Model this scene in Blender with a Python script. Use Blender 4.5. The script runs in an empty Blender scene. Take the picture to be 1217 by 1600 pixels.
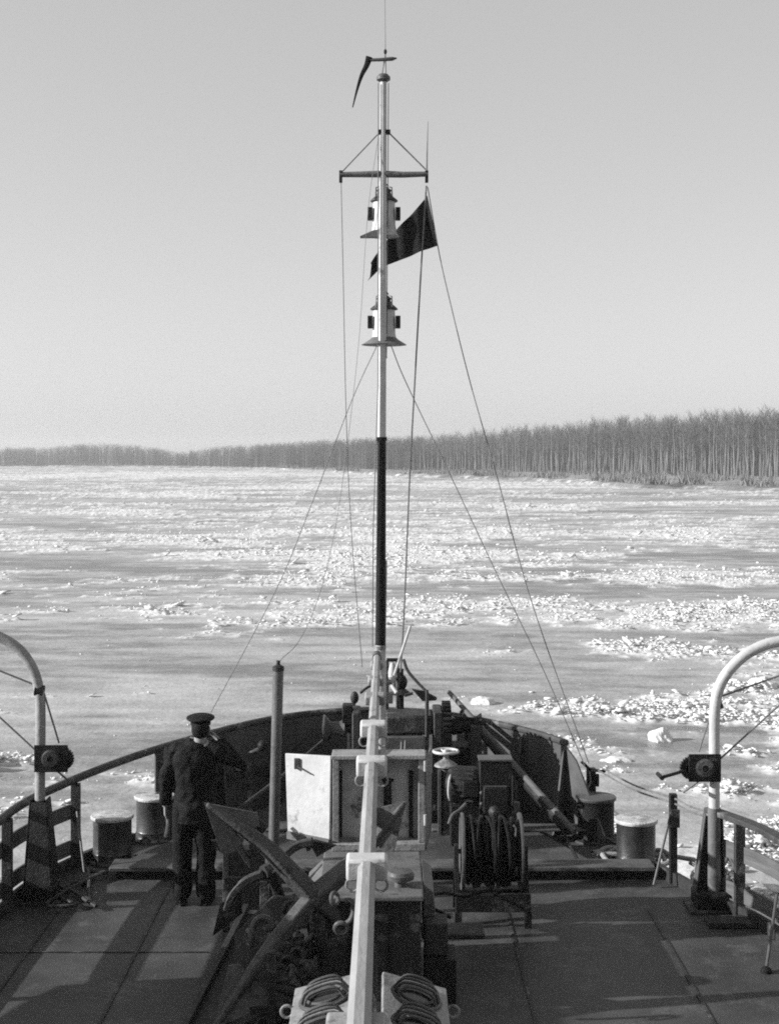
import bpy, math, random
import numpy as np
from mathutils import Vector, Matrix, noise as mnoise
random.seed(7); rng = np.random.default_rng(11)
F = 2222.0; CX = 608.5; HY = 715.0; EYE = 4.11; WATER = -1.40
SC = bpy.context.scene
COL = SC.collection
V = Vector

def at(px, py, d):
    """point at distance d ahead of the bridge, read off the photograph's measurements"""
    return V(((px - CX) * d / F, d, EYE - (py - HY) * d / F))

# ---------------------------------------------------------------- materials
def mat(name, val, rough=0.6, var=0.25, scale=6.0, bump=0.15, bscale=40.0, spots=0.0, spotval=0.05, metal=0.0, stretch=(1, 1, 1), spotscale=3.0, spec=None):
    m = bpy.data.materials.new(name); m.use_nodes = True
    nt = m.node_tree; N = nt.nodes; L = nt.links
    b = N['Principled BSDF']; b.inputs['Roughness'].default_value = rough; b.inputs['Specular IOR Level'].default_value = spec if spec is not None else (.10 if val < .03 else .22)
    val *= .84; spotval *= .84
    b.inputs['Metallic'].default_value = metal
    g = N.new('ShaderNodeNewGeometry')
    mp = N.new('ShaderNodeMapping'); mp.inputs['Scale'].default_value = stretch
    L.new(g.outputs['Position'], mp.inputs['Vector'])
    n = N.new('ShaderNodeTexNoise'); n.inputs['Scale'].default_value = scale; n.inputs['Detail'].default_value = 8; n.inputs['Roughness'].default_value = .65
    L.new(mp.outputs[0], n.inputs['Vector'])
    r = N.new('ShaderNodeMapRange'); r.inputs[1].default_value = .3; r.inputs[2].default_value = .7
    r.inputs[3].default_value = val * (1 - var); r.inputs[4].default_value = val * (1 + var)
    L.new(n.outputs['Fac'], r.inputs[0])
    out = r.outputs[0]
    if spots > 0:
        n2 = N.new('ShaderNodeTexNoise'); n2.inputs['Scale'].default_value = spotscale; n2.inputs['Detail'].default_value = 10; n2.inputs['Roughness'].default_value = .75
        L.new(mp.outputs[0], n2.inputs['Vector'])
        r2 = N.new('ShaderNodeMapRange'); r2.inputs[1].default_value = .62 - spots * .3; r2.inputs[2].default_value = .70 - spots * .3
        L.new(n2.outputs['Fac'], r2.inputs[0])
        mx = N.new('ShaderNodeMix'); mx.data_type = 'FLOAT'
        L.new(r2.outputs[0], mx.inputs[0]); L.new(out, mx.inputs[2]); mx.inputs[3].default_value = spotval
        out = mx.outputs[0]
    L.new(out, b.inputs['Base Color'])
    rr = N.new('ShaderNodeMapRange'); rr.inputs[3].default_value = max(0, rough - .12); rr.inputs[4].default_value = min(1, rough + .15)
    L.new(n.outputs['Fac'], rr.inputs[0]); L.new(rr.outputs[0], b.inputs['Roughness'])
    if bump > 0:
        n3 = N.new('ShaderNodeTexNoise'); n3.inputs['Scale'].default_value = bscale; n3.inputs['Detail'].default_value = 5
        L.new(mp.outputs[0], n3.inputs['Vector'])
        bp = N.new('ShaderNodeBump'); bp.inputs['Strength'].default_value = bump; bp.inputs['Distance'].default_value = .02
        L.new(n3.outputs['Fac'], bp.inputs['Height']); L.new(bp.outputs[0], b.inputs['Normal'])
    return m

M = {
 'deck': mat('deck_paint', .054, .5, .5, 1.3, .35, 55, .30, .085, spotscale=2.2),
 'sill': mat('pale_sill', .085, .6, .45, 5, .2, 50, .25, .05),
 'black': mat('black_iron', 0.015, .5, .35, 8, .25, 50, .15, .07),
 'iron': mat('dark_iron', .030, .55, .4, 9, .3, 45, .25, .11),
 'steel': mat('grey_steel', 0.085, .45, .3, 8, .2, 60, .2, .08),
 'bulwark': mat('bulwark_paint', .075, .55, .4, 3, .2, 30, .2, .09),
 'bollard': mat('bollard_paint', .026, .3, .5, 7, .15, 60, .2, .06, spec=.6),
 'lid': mat('bollard_lid_frost', 0.44, .75, .3, 9, .4, 60, .3, .18),
 'white': mat('white_paint', .46, .45, .16, 4, .15, 30, .24, .24, spotscale=5),
 'boom': mat('boom_paint', .27, .5, .2, 9, .2, 40, .22, .15, stretch=(1, .25, 1), spotscale=7),
 'cream': mat('off_white_paint', .25, .5, .22, 6, .2, 40, .3, .12, spotscale=8),
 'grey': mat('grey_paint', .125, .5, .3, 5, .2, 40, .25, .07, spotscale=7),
 'mastblack': mat('mast_black_paint', 0.012, .42, .3, 9, .1, 50),
 'wire': mat('steel_wire', 0.14, .5, .3, 20, 0),
 'rope': mat('hemp_rope', 0.28, .85, .25, 30, .5, 150),
 'hose': mat('rubber_hose', 0.01, .45, .5, 14, .1, 60),
 'wood': mat('weathered_plank', 0.1, .7, .35, 9, .3, 40, .15, .06, stretch=(.3, .3, 3)),
 'rail': mat('rail_wood', 0.05, .55, .4, 6, .25, 40, .2, .2),
 'cloth': mat('uniform_wool', 0.01, .8, .35, 6, .6, 14),
 'trouser': mat('trouser_wool', 0.008, .85, .3, 8, .5, 16),
 'skin': mat('skin_tone', 0.25, .55, .08, 20, .05, 80),
 'hair': mat('dark_hair', .010, .7, .3, 60, .4, 200),
 'leather': mat('boot_leather', 0.02, .35, .4, 18, .2, 80),
 'cap': mat('cap_cloth', 0.012, .75, .2, 30, .3, 120),
 'collar': mat('white_scarf', 0.42, .8, .12, 20, .3, 80),
 'flag': mat('flag_cloth', 0.014, .8, .3, 5, .35, 40),
 'anchor': mat('anchor_paint', .075, .55, .4, 14, .35, 45, .25, .03, spotscale=9),
 'panel': mat('cabinet_panel', .44, .5, .25, 5, .2, 40, .2, .12),
 'glass': mat('dark_lens', .02, .12, .1, 8, 0),
 'hull': mat('hull_paint', 0.02, .5, .4, 2, .2, 20),
 'bark': mat('poplar_bark', 0.17, .85, .35, 1.2, .2, 9, stretch=(1, 1, .3)),
 'twig': mat('bare_twigs', 0.11, .9, .25, .6, 0),
 'dtwig': mat('woodland_twigs', .075, .9, .35, .05, 0),
 'reed': mat('dry_reeds', 0.15, .9, .6, .3, 0),
}

# ---------------------------------------------------------------- mesh builder
def basis(z):
    z = V(z).normalized()
    a = V((0, 0, 1)) if abs(z.z) < .95 else V((0, 1, 0))
    x = a.cross(z).normalized(); return x, z.cross(x), z

class MB:
    def __init__(s): s.v = []; s.f = []
    def add(s, vs, fs):
        o = len(s.v); s.v += [tuple(p) for p in vs]; s.f += [tuple(i + o for i in f) for f in fs]; return s
    def box(s, c, size, rot=None):
        c = V(c); sx, sy, sz = [k / 2 for k in size]
        vs = [V((x, y, z)) for z in (-sz, sz) for x, y in ((-sx, -sy), (sx, -sy), (sx, sy), (-sx, sy))]
        if rot is not None: vs = [rot @ p for p in vs]
        return s.add([p + c for p in vs], [(3, 2, 1, 0), (4, 5, 6, 7), (0, 1, 5, 4), (1, 2, 6, 5), (2, 3, 7, 6), (3, 0, 4, 7)])
    def bx(s, x0, x1, y0, y1, z0, z1): return s.box(((x0 + x1) / 2, (y0 + y1) / 2, (z0 + z1) / 2), (x1 - x0, y1 - y0, z1 - z0))
    def beam(s, p, q, w, h, up=(0, 0, 1)):
        p, q = V(p), V(q); z = (q - p).normalized(); u = V(up)
        x = u.cross(z)
        x = x.normalized() if x.length > 1e-4 else basis(z)[0]
        y = z.cross(x)
        vs = [a + x * i * w / 2 + y * j * h / 2 for a in (p, q) for i, j in ((-1, -1), (1, -1), (1, 1), (-1, 1))]
        return s.add(vs, [(3, 2, 1, 0), (4, 5, 6, 7), (0, 1, 5, 4), (1, 2, 6, 5), (2, 3, 7, 6), (3, 0, 4, 7)])
    def strip(s, pts, w, h, up=(0, 0, 1)):
        """rectangular section swept along a path (w sideways, h along up)"""
        pts = [V(p) for p in pts]; vs = []; fs = []; U = V(up)
        for i, p in enumerate(pts):
            t = (pts[min(i + 1, len(pts) - 1)] - pts[max(i - 1, 0)]).normalized(); x = U.cross(t).normalized(); y = t.cross(x)
            wi = w[i] if isinstance(w, list) else w; hi = h[i] if isinstance(h, list) else h
            vs += [p + x * a * wi / 2 + y * b * hi / 2 for a, b in ((-1, -1), (1, -1), (1, 1), (-1, 1))]
        for i in range(len(pts) - 1):
            for k in range(4):
                a = i * 4 + k; b = i * 4 + (k + 1) % 4; fs.append((a, b, b + 4, a + 4))
        n = len(pts) * 4 - 4
        fs += [(3, 2, 1, 0), (n, n + 1, n + 2, n + 3)]
        return s.add(vs, fs)
    def tube(s, pts, r, n=10, sx=1.0, xdir=None):
        pts = [V(p) for p in pts]; R = r if isinstance(r, (list, tuple)) else [r] * len(pts)
        vs = []; fs = []; px = None
        for i, p in enumerate(pts):
            t = (pts[min(i + 1, len(pts) - 1)] - pts[max(i - 1, 0)]).normalized()
            if px is None: x = V(xdir) - t * V(xdir).dot(t) if xdir else basis(t)[0]
            else: x = px - t * px.dot(t)
            x = x.normalized(); px = x; y = t.cross(x)
            ri = R[i]; ra, rb = (ri if isinstance(ri, (tuple, list)) else (ri, ri))
            vs += [p + x * math.cos(a) * ra + y * math.sin(a) * rb for a in [(k + .5) / n * 2 * math.pi for k in range(n)]]
        for i in range(len(pts) - 1):
            for k in range(n):
                a = i * n + k; b = i * n + (k + 1) % n; fs.append((a, b, b + n, a + n))
        fs.append(tuple(range(n - 1, -1, -1))); o = (len(pts) - 1) * n; fs.append(tuple(range(o, o + n)))
        return s.add(vs, fs)
    def lathe(s, c, axis, prof, n=24):
        c = V(c); x, y, z = basis(axis); vs = []; fs = []
        for r, h in prof:
            vs += [c + z * h + (x * math.cos(k / n * 2 * math.pi) + y * math.sin(k / n * 2 * math.pi)) * max(r, 1e-4) for k in range(n)]
        for i in range(len(prof) - 1):
            for k in range(n):
                a = i * n + k; b = i * n + (k + 1) % n; fs.append((a, b, b + n, a + n))
        fs.append(tuple(range(n - 1, -1, -1))); o = (len(prof) - 1) * n; fs.append(tuple(range(o, o + n)))
        return s.add(vs, fs)
    def cyl(s, p, q, r, n=20): return s.tube([p, q], r, n)
    def ball(s, c, r, n=12):
        r = r if isinstance(r, (tuple, list)) else (r, r, r); c = V(c); vs = []; fs = []; m = n // 2
        for i in range(m + 1):
            th = math.pi * i / m
            for k in range(n):
                ph = 2 * math.pi * k / n
                vs.append(c + V((r[0] * max(math.sin(th), 1e-3) * math.cos(ph), r[1] * max(math.sin(th), 1e-3) * math.sin(ph), r[2] * math.cos(th))))
        for i in range(m):
            for k in range(n): fs.append((i * n + k, (i + 1) * n + k, (i + 1) * n + (k + 1) % n, i * n + (k + 1) % n))
        fs.append(tuple(range(n))); fs.append(tuple(range((m + 1) * n - 1, m * n - 1, -1)))
        return s.add(vs, fs)
    def prism(s, poly, t):
        """flat outline given thickness along vector t"""
        a = [V(p) - V(t) / 2 for p in poly]; b = [V(p) + V(t) / 2 for p in poly]; n = len(a)
        return s.add(a + b, [tuple(range(n - 1, -1, -1)), tuple(range(n, 2 * n))] + [(i, (i + 1) % n, (i + 1) % n + n, i + n) for i in range(n)])
    def torus(s, c, axis, R, r, n=24, m=8, sx=1.0, a0=0.0, a1=1.0):
        c = V(c); x, y, z = basis(axis); closed = (a1 - a0) > .999
        k = n if closed else n + 1; vs = []; fs = []
        for i in range(k):
            a = 2 * math.pi * (a0 + (a1 - a0) * i / n); u = x * math.cos(a) * sx + y * math.sin(a)
            for j in range(m):
                b = 2 * math.pi * j / m; vs.append(c + u * (R + r * math.cos(b)) + z * r * math.sin(b))
        for i in range(n if closed else n):
            if not closed and i == k - 1: break
            for j in range(m):
                i2 = (i + 1) % k; fs.append((i * m + j, i2 * m + j, i2 * m + (j + 1) % m, i * m + (j + 1) % m))
        return s.add(vs, fs)
    def build(s, name, m, parent=None, bevel=0.0, sharp=35, flat=False):
        me = bpy.data.meshes.new(name)
        if parent is not None:
            o = org(parent)
        else:
            a = np.array(s.v); o = V(((a[:, 0].min() + a[:, 0].max()) / 2, (a[:, 1].min() + a[:, 1].max()) / 2, a[:, 2].min()))
        me.from_pydata([tuple(V(p) - o) for p in s.v], [], s.f)
        import bmesh
        bm = bmesh.new(); bm.from_mesh(me); bmesh.ops.recalc_face_normals(bm, faces=bm.faces); bm.to_mesh(me); bm.free()
        if not flat:
            me.polygons.foreach_set('use_smooth', [True] * len(me.polygons))
            me.set_sharp_from_angle(angle=math.radians(sharp))
        me.materials.append(M[m] if isinstance(m, str) else m)
        ob = bpy.data.objects.new(name, me); COL.objects.link(ob)
        if parent is not None: ob.parent = parent
        else: ob.location = o
        if bevel > 0:
            bv = ob.modifiers.new('bevel', 'BEVEL'); bv.width = bevel; bv.segments = 2; bv.limit_method = 'ANGLE'; bv.angle_limit = math.radians(50)
        return ob

def org(o):
    p = V((0, 0, 0))
    while o is not None: p += o.location; o = o.parent
    return p
def tag(o, label=None, cat=None, group=None, kind=None):
    if label: o['label'] = label
    if cat: o['category'] = cat
    if group: o['group'] = group
    if kind: o['kind'] = kind
    return o
def thing(name, loc, label, cat, group=None):
    o = bpy.data.objects.new(name, None); COL.objects.link(o); o.location = loc; o.empty_display_size = .2
    return tag(o, label, cat, group)
def arc(c, r, a0, a1, n, u, w):
    return [V(c) + V(u) * math.cos(a0 + (a1 - a0) * i / n) * r + V(w) * math.sin(a0 + (a1 - a0) * i / n) * r for i in range(n + 1)]
def smooth_path(pts, n=8):
    """Catmull-Rom through the points"""
    P = [V(p) for p in pts]; P = [P[0] * 2 - P[1]] + P + [P[-1] * 2 - P[-2]]; out = []
    for i in range(1, len(P) - 2):
        for k in range(n):
            t = k / n; a, b, c, d = P[i - 1], P[i], P[i + 1], P[i + 2]
            out.append(.5 * ((2 * b) + (c - a) * t + (2 * a - 5 * b + 4 * c - d) * t * t + (3 * b - a - 3 * c + d) * t ** 3))
    out.append(P[-2]); return out

# ---------------------------------------------------------------- numpy noise
def hash2(ix, iy, seed):
    h = (ix.astype(np.int64) * 374761393 + iy.astype(np.int64) * 668265263 + seed * 1274126177) & 0xffffffff
    h = ((h ^ (h >> 13)) * 1274126177) & 0xffffffff
    return ((h ^ (h >> 16)) & 0xffff) / 65535.0
def vnoise(x, y, seed=0):
    ix = np.floor(x); iy = np.floor(y); fx = x - ix; fy = y - iy
    fx = fx * fx * (3 - 2 * fx); fy = fy * fy * (3 - 2 * fy)
    a = hash2(ix, iy, seed); b = hash2(ix + 1, iy, seed); c = hash2(ix, iy + 1, seed); d = hash2(ix + 1, iy + 1, seed)
    return (a + (b - a) * fx) * (1 - fy) + (c + (d - c) * fx) * fy
def fbm(x, y, sc, oc, seed, gain=.55):
    s = 0; amp = 1; t = 0; c, q = math.cos(.6), math.sin(.6)
    for k in range(oc):
        s = s + amp * vnoise(x / sc + 17.3 * k, y / sc - 9.1 * k, seed + k); t += amp; amp *= gain; sc /= 2.03
        x, y = c * x - q * y, q * x + c * y
    return s / t

# bands of broken ice and leads of open water, measured on the photograph: x, y, half width, half height, weight
BANDS = [(900, 1165, 80, 16, .30), (900, 1108, 120, 12, .30), (1130, 1080, 70, 18, .28), (860, 1072, 120, 8, .24), (990, 1062, 150, 6, .22), (740, 1028, 60, 9, .26), (720, 1092, 60, 7, .26), (1160, 1110, 60, 8, .2), (1080, 1180, 60, 5, .12),
 (1190, 950, 95, 11, .62), (1120, 905, 170, 13, .40), (800, 945, 150, 9, .20), (500, 962, 150, 9, .18), (230, 958, 180, 10, .24), (90, 945, 60, 10, .2),
 (200, 868, 190, 15, .36), (420, 872, 160, 10, .34), (620, 868, 180, 13, .34), (820, 876, 170, 12, .36), (1000, 835, 240, 16, .42), (1150, 845, 120, 14, .34), (700, 842, 150, 8, .25),
 (300, 842, 160, 6, .2), (520, 830, 160, 6, .22), (60, 850, 60, 8, .3), (450, 800, 190, 5, .3), (900, 795, 200, 4, .24), (200, 775, 200, 4, .26), (700, 790, 200, 4, .22),
 (400, 741, 420, 5, .40), (900, 758, 380, 4, .34), (120, 745, 200, 4, .3), (600, 764, 300, 3, .24), (150, 800, 180, 3, .2), (1120, 788, 130, 3, .3), (1150, 812, 120, 3, .2),
 (970, 925, 60, 6, -.2), (150, 1120, 260, 80, -.30), (250, 1020, 260, 40, -.22), (420, 1060, 120, 60, -.2), (880, 985, 200, 12, -.12), (840, 1048, 90, 5, -.26), (930, 1052, 70, 4, -.3),
 (1050, 875, 120, 7, -.55), (1150, 870, 110, 8, -.45), (100, 825, 110, 5, -.4), (560, 790, 60, 5, -.3), (1150, 800, 90, 3, -.3), (1050, 795, 120, 3, -.2), (950, 930, 200, 10, -.22),
 (500, 998, 140, 18, -.2), (700, 1000, 160, 14, -.15), (1050, 1210, 200, 28, -.2), (1140, 1160, 120, 14, -.15), (1180, 1000, 70, 10, -.12), (1000, 905, 100, 5, .2),
 (100, 1340, 200, 60, -.3), (220, 1240, 260, 45, -.4), (1130, 1280, 160, 55, -.4), (600, 905, 160, 12, .05), (700, 915, 120, 8, -.12), (850, 1020, 60, 8, -.1), (60, 1000, 80, 8, -.1)]
def ice_density(x, y):
    d = np.maximum(y, 1); px = CX + x * F / d; py = HY + (EYE - WATER) * F / d
    a = .34 * fbm(x * .8, y, 13.0, 3, 5) + .36 * fbm(x * .7, y, 3.4, 4, 25) + .30 * fbm(x, y, .8, 3, 45)
    wx = (fbm(x, y, 4.0, 3, 81) - .5); wy = (fbm(x, y, 4.0, 3, 91) - .5)
    b = np.zeros_like(x)
    for cx, cy, hw, hh, w in BANDS:
        b += w * np.exp(-(((px + wx * hw * 1.2 - cx) / hw) ** 2 + ((py + wy * hh * 2.4 - cy) / hh) ** 2))
    return .49 + (a - .49) * 1.35 + np.clip(b, -.45, .6) * .50

# ---------------------------------------------------------------- camera, world, sun
cam = bpy.data.cameras.new('camera'); co = bpy.data.objects.new('camera', cam); COL.objects.link(co); SC.camera = co
co.location = (0, 0, EYE); co.rotation_euler = (math.radians(90), 0, 0)
cam.sensor_fit = 'VERTICAL'; cam.sensor_height = 36; cam.lens = 50; cam.shift_y = (HY - 800) / 1600
cam.clip_start = .1; cam.clip_end = 20000
SUN_EL = math.radians(22); SUN_AZ = math.radians(262)
w = bpy.data.worlds.new('World'); SC.world = w; w.use_nodes = True
nt = w.node_tree; bg = nt.nodes['Background']
sky = nt.nodes.new('ShaderNodeTexSky'); sky.sky_type = 'NISHITA'; sky.sun_disc = False
sky.sun_elevation = SUN_EL; sky.sun_rotation = SUN_AZ; sky.dust_density = 1.15; sky.air_density = 1.0; sky.ozone_density = 1.0
bw = nt.nodes.new('ShaderNodeRGBToBW'); nt.links.new(sky.outputs[0], bw.inputs[0])
veil = nt.nodes.new('ShaderNodeMix'); veil.data_type = 'FLOAT'; veil.inputs[0].default_value = .5; veil.inputs[3].default_value = 3.15   # thin even high cloud
nt.links.new(bw.outputs[0], veil.inputs[2]); nt.links.new(veil.outputs[0], bg.inputs[0])
bg.inputs[1].default_value = .108
sd = bpy.data.lights.new('sun', 'SUN'); sd.energy = 5.0; sd.angle = math.radians(.55); so = bpy.data.objects.new('sun', sd); COL.objects.link(so)
sp = V((math.sin(SUN_AZ) * math.cos(SUN_EL), math.cos(SUN_AZ) * math.cos(SUN_EL), math.sin(SUN_EL)))
so.rotation_euler = (-sp).to_track_quat('-Z', 'Y').to_euler(); so.location = (-20, -5, 20)
SC.view_settings.view_transform = 'Standard'; SC.view_settings.look = 'None'; SC.view_settings.exposure = 0.86
SC.render.image_settings.color_mode = 'BW'
SC.cycles.filter_width = 1.9; SC.cycles.use_denoising = False; SC.cycles.use_adaptive_sampling = True; SC.cycles.adaptive_threshold = .022; SC.cycles.adaptive_min_samples = 48; SC.cycles.sample_clamp_direct = 2.0; SC.cycles.sample_clamp_indirect = 2.0
SC.cycles.max_bounces = 6; SC.cycles.volume_bounces = 0

# ---------------------------------------------------------------- river and ice
def grid_mesh(name, X, Y, Z, m, attr=None):
    r, c = X.shape; me = bpy.data.meshes.new(name); n = r * c
    me.vertices.add(n); co_ = np.stack([X, Y, Z], -1).reshape(-1, 3).astype(np.float32); me.vertices.foreach_set('co', co_.ravel())
    i = np.arange(r - 1)[:, None] * c + np.arange(c - 1)[None, :]
    q = np.stack([i, i + 1, i + c + 1, i + c], -1).reshape(-1, 4); k = len(q)
    me.loops.add(k * 4); me.loops.foreach_set('vertex_index', q.ravel().astype(np.int32))
    me.polygons.add(k); me.polygons.foreach_set('loop_start', (np.arange(k) * 4).astype(np.int32)); me.polygons.foreach_set('loop_total', np.full(k, 4, np.int32))
    me.polygons.foreach_set('use_smooth', np.ones(k, bool))
    me.update(calc_edges=True)
    if attr is not None:
        a = me.attributes.new('ice', 'FLOAT', 'POINT'); a.data.foreach_set('value', attr.ravel().astype(np.float32))
    me.materials.append(m); o = bpy.data.objects.new(name, me); COL.objects.link(o); return o

def ice_material():
    m = bpy.data.materials.new('river_ice'); m.use_nodes = True; nt = m.node_tree; N = nt.nodes; L = nt.links; b = N['Principled BSDF']
    a = N.new('ShaderNodeAttribute'); a.attribute_name = 'ice'
    g = N.new('ShaderNodeNewGeometry')
    n = N.new('ShaderNodeTexNoise'); n.inputs['Scale'].default_value = 2.2; n.inputs['Detail'].default_value = 9; n.inputs['Roughness'].default_value = .72
    L.new(g.outputs['Position'], n.inputs['Vector'])
    ad = N.new('ShaderNodeMath'); ad.operation = 'MULTIPLY_ADD'; L.new(n.outputs['Fac'], ad.inputs[0]); ad.inputs[1].default_value = .30; L.new(a.outputs['Fac'], ad.inputs[2])
    nf = N.new('ShaderNodeTexNoise'); nf.inputs['Scale'].default_value = 11; nf.inputs['Detail'].default_value = 8; nf.inputs['Roughness'].default_value = .8
    mpf = N.new('ShaderNodeMapping'); mpf.inputs['Scale'].default_value = (.55, 1, 1); L.new(g.outputs['Position'], mpf.inputs['Vector']); L.new(mpf.outputs[0], nf.inputs['Vector'])
    ad0 = ad; ad = N.new('ShaderNodeMath'); ad.operation = 'MULTIPLY_ADD'; L.new(nf.outputs['Fac'], ad.inputs[0]); ad.inputs[1].default_value = .34; s0 = N.new('ShaderNodeMath'); s0.operation = 'SUBTRACT'; L.new(ad0.outputs[0], s0.inputs[0]); s0.inputs[1].default_value = .15; L.new(s0.outputs[0], ad.inputs[2])
    r = N.new('ShaderNodeValToRGB'); L.new(ad.outputs[0], r.inputs[0]); e = r.color_ramp.elements
    stops = [(.28, .09), (.36, .17), (.44, .26), (.56, .325), (.66, .38), (.76, .50), (.92, .62)]
    e[0].position = stops[0][0]; e[0].color = (stops[0][1],) * 3 + (1,); e[1].position = stops[-1][0]; e[1].color = (stops[-1][1],) * 3 + (1,)
    for p, v in stops[1:-1]: x = e.new(p); x.color = (v, v, v, 1)
    L.new(r.outputs[0], b.inputs['Base Color'])
    rr = N.new('ShaderNodeMapRange'); rr.inputs[1].default_value = .3; rr.inputs[2].default_value = .6; rr.inputs[3].default_value = .3; rr.inputs[4].default_value = .85
    L.new(ad.outputs[0], rr.inputs[0]); L.new(rr.outputs[0], b.inputs['Roughness'])
    n2 = N.new('ShaderNodeTexNoise'); n2.inputs['Scale'].default_value = 9; n2.inputs['Detail'].default_value = 6
    L.new(g.outputs['Position'], n2.inputs['Vector'])
    bp = N.new('ShaderNodeBump'); bp.inputs['Strength'].default_value = .35; bp.inputs['Distance'].default_value = .06
    L.new(n2.outputs['Fac'], bp.inputs['Height']); L.new(bp.outputs[0], b.inputs['Normal'])
    return m
ICE = ice_material()
CH = EYE - WATER
rows = np.concatenate([np.linspace(1720, 1330, 120), np.linspace(1329, 780, 860), np.linspace(779, 722, 190)]); cols = np.linspace(-330, 1550, 900)
D = CH * F / (rows - HY)
Y = np.repeat(D[:, None], len(cols), 1); X = (cols[None, :] - CX) * Y / F
den = ice_density(X, Y)
den = den + .34 * (fbm(X * .32, Y, 1.3, 4, 205) - .5); mask = np.clip((den - .555) / .11, 0, 1)
bl = .55 * np.abs(vnoise(X / .22, Y / .22, 61) - .4) + .45 * vnoise(X / .11, Y / .11, 62) + .6 * np.clip(vnoise(X / .8, Y / .8, 63) - .5, 0, 1)
grow = np.clip(Y / 90, .75, 2.2)
near = np.clip((Y - 14) / 10, 0, 1)
Z = WATER + .01 + mask ** 1.3 * bl * .15 * grow * near + .015 * fbm(X, Y, 2.5, 3, 71)
# Position attribute: how much broken ice stands here
st = fbm(X * .30, Y, 2.2, 4, 111) - .5; st2 = fbm(X * .16, Y, 9.0, 3, 131) - .5
att = .30 + .42 * (den - .47) + .38 * st + .25 * st2 + .30 * (fbm(X * .28, Y, .55, 3, 151) - .5)
att = np.clip(att, .12, .46) * (1 - mask) + mask * (.50 + .28 * bl)
river = grid_mesh('river', X, Y, Z, ICE, att); tag(river, 'river covered in grey slush with bands of white broken ice and dark leads', 'river', kind='structure')

# loose lumps of broken ice, too many to count
def chunk_mesh():
    n = 420000
    py = rng.uniform(745, 1420, n); px = rng.uniform(-60, 1280, n)
    d = CH * F / (py - HY); x = (px - CX) * d / F
    den = ice_density(x, d) + .34 * (fbm(x * .32, d, 1.3, 4, 205) - .5); keep = rng.random(n) < (np.clip((den - .575) / .15, 0, 1) ** 1.2 * .29 + .0014) * np.clip(55 / d, .2, 1)
    x, d, den = x[keep], d[keep], den[keep]; n = len(x)
    size = rng.lognormal(-3.82, .48, n) * np.clip((d / 30) ** .30, .8, 2.0) * np.clip(.6 + (den - .55) * 4, .5, 1.6)
    size = np.minimum(size, .45 * np.clip(d / 60, .5, 3))
    base = np.array([(a, b, c) for c in (-1, 1) for a, b in ((-1, -1), (1, -1), (1, 1), (-1, 1))], float)
    vs = base[None] * rng.uniform(.45, 1.1, (n, 8, 3))
    vs[:, :, 2] *= rng.uniform(.15, .5, n)[:, None]; vs[:, :, :2] *= rng.uniform(.9, 1.7, n)[:, None, None]
    q = rng.normal(size=(n, 3)) * .38; a = rng.uniform(0, 6.28, n)
    ca, sa = np.cos(a), np.sin(a)
    vx = vs[:, :, 0] * ca[:, None] - vs[:, :, 1] * sa[:, None]; vy = vs[:, :, 0] * sa[:, None] + vs[:, :, 1] * ca[:, None]; vz = vs[:, :, 2]
    vz2 = vz + vx * q[:, :1] * .8; vx2 = vx - vz * q[:, :1] * .8
    P = np.stack([vx2, vy, vz2], -1) * size[:, None, None]
    lift = np.clip((den - .5) * 1.3, 0, .3)
    P[:, :, 0] += x[:, None]; P[:, :, 1] += d[:, None]; P[:, :, 2] += (WATER + .02 + size * .25 + lift * rng.random(n) * np.clip(d / 60, .5, 1.6))[:, None]
    keep = ~((np.abs(x + .2) < 4.6) & (d < 20)); P = P[keep]; n = len(P)
    fs = np.array([(3, 2, 1, 0), (4, 5, 6, 7), (0, 1, 5, 4), (1, 2, 6, 5), (2, 3, 7, 6), (3, 0, 4, 7)])
    q = (np.arange(n)[:, None, None] * 8 + fs[None]).reshape(-1, 4); k = len(q)
    me = bpy.data.meshes.new('ice_rubble'); me.vertices.add(n * 8); me.vertices.foreach_set('co', P.ravel().astype(np.float32))
    me.loops.add(k * 4); me.loops.foreach_set('vertex_index', q.ravel().astype(np.int32))
    me.polygons.add(k); me.polygons.foreach_set('loop_start', (np.arange(k) * 4).astype(np.int32)); me.polygons.foreach_set('loop_total', np.full(k, 4, np.int32))
    me.polygons.foreach_set('use_smooth', np.ones(k, bool)); me.update(calc_edges=True); print('chunks', n)
    return me
me = chunk_mesh(); me.materials.append(mat('broken_ice', .66, .8, .12, 1.5, .3, 20)); o = bpy.data.objects.new('broken_ice', me); COL.objects.link(o)
tag(o, 'loose lumps of white broken ice drifting in bands on the river', 'ice', kind='stuff')
def ice_block(c, r, label, seed, n=26):
    b = MB(); b.ball(c, r, n); vv = []
    for p in b.v:
        p = V(p); q = p - V(c); k = 1 + .30 * mnoise.noise((p - V(c)) * 5 + V((seed, 0, 0))) + .16 * mnoise.noise((p - V(c)) * 14 + V((0, seed, 0))) ; vv.append(tuple(V(c) + V((q.x * k, q.y * k, q.z * k * 1.1))))
    b.v = vv; o = b.build('ice_block', bpy.data.materials['broken_ice'], flat=True); tag(o, label, 'ice block', 'larger blocks of ice in the river')
def wat(px, py): return at(px, py, CH * F / (py - HY))
ice_block(wat(1032, 1158), (.24, .2, .24), 'white hump of ice standing alone above the slush right of the ship', 3)
ice_block(wat(962, 1190), (.30, .2, .08), 'low white ice slab nearest the small rigging post', 9)
ice_block(wat(1188, 1075), (.4, .35, .22), 'rough white ice block seen just inside the right davit arc', 15)
ice_block(wat(1150, 1072), (.2, .2, .16), 'small pointed ice block left of the rough one by the right davit', 21)
ice_block(wat(755, 1100), (.28, .25, .14), 'white ice mound beside the tip of the slanting poles', 27)

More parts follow.
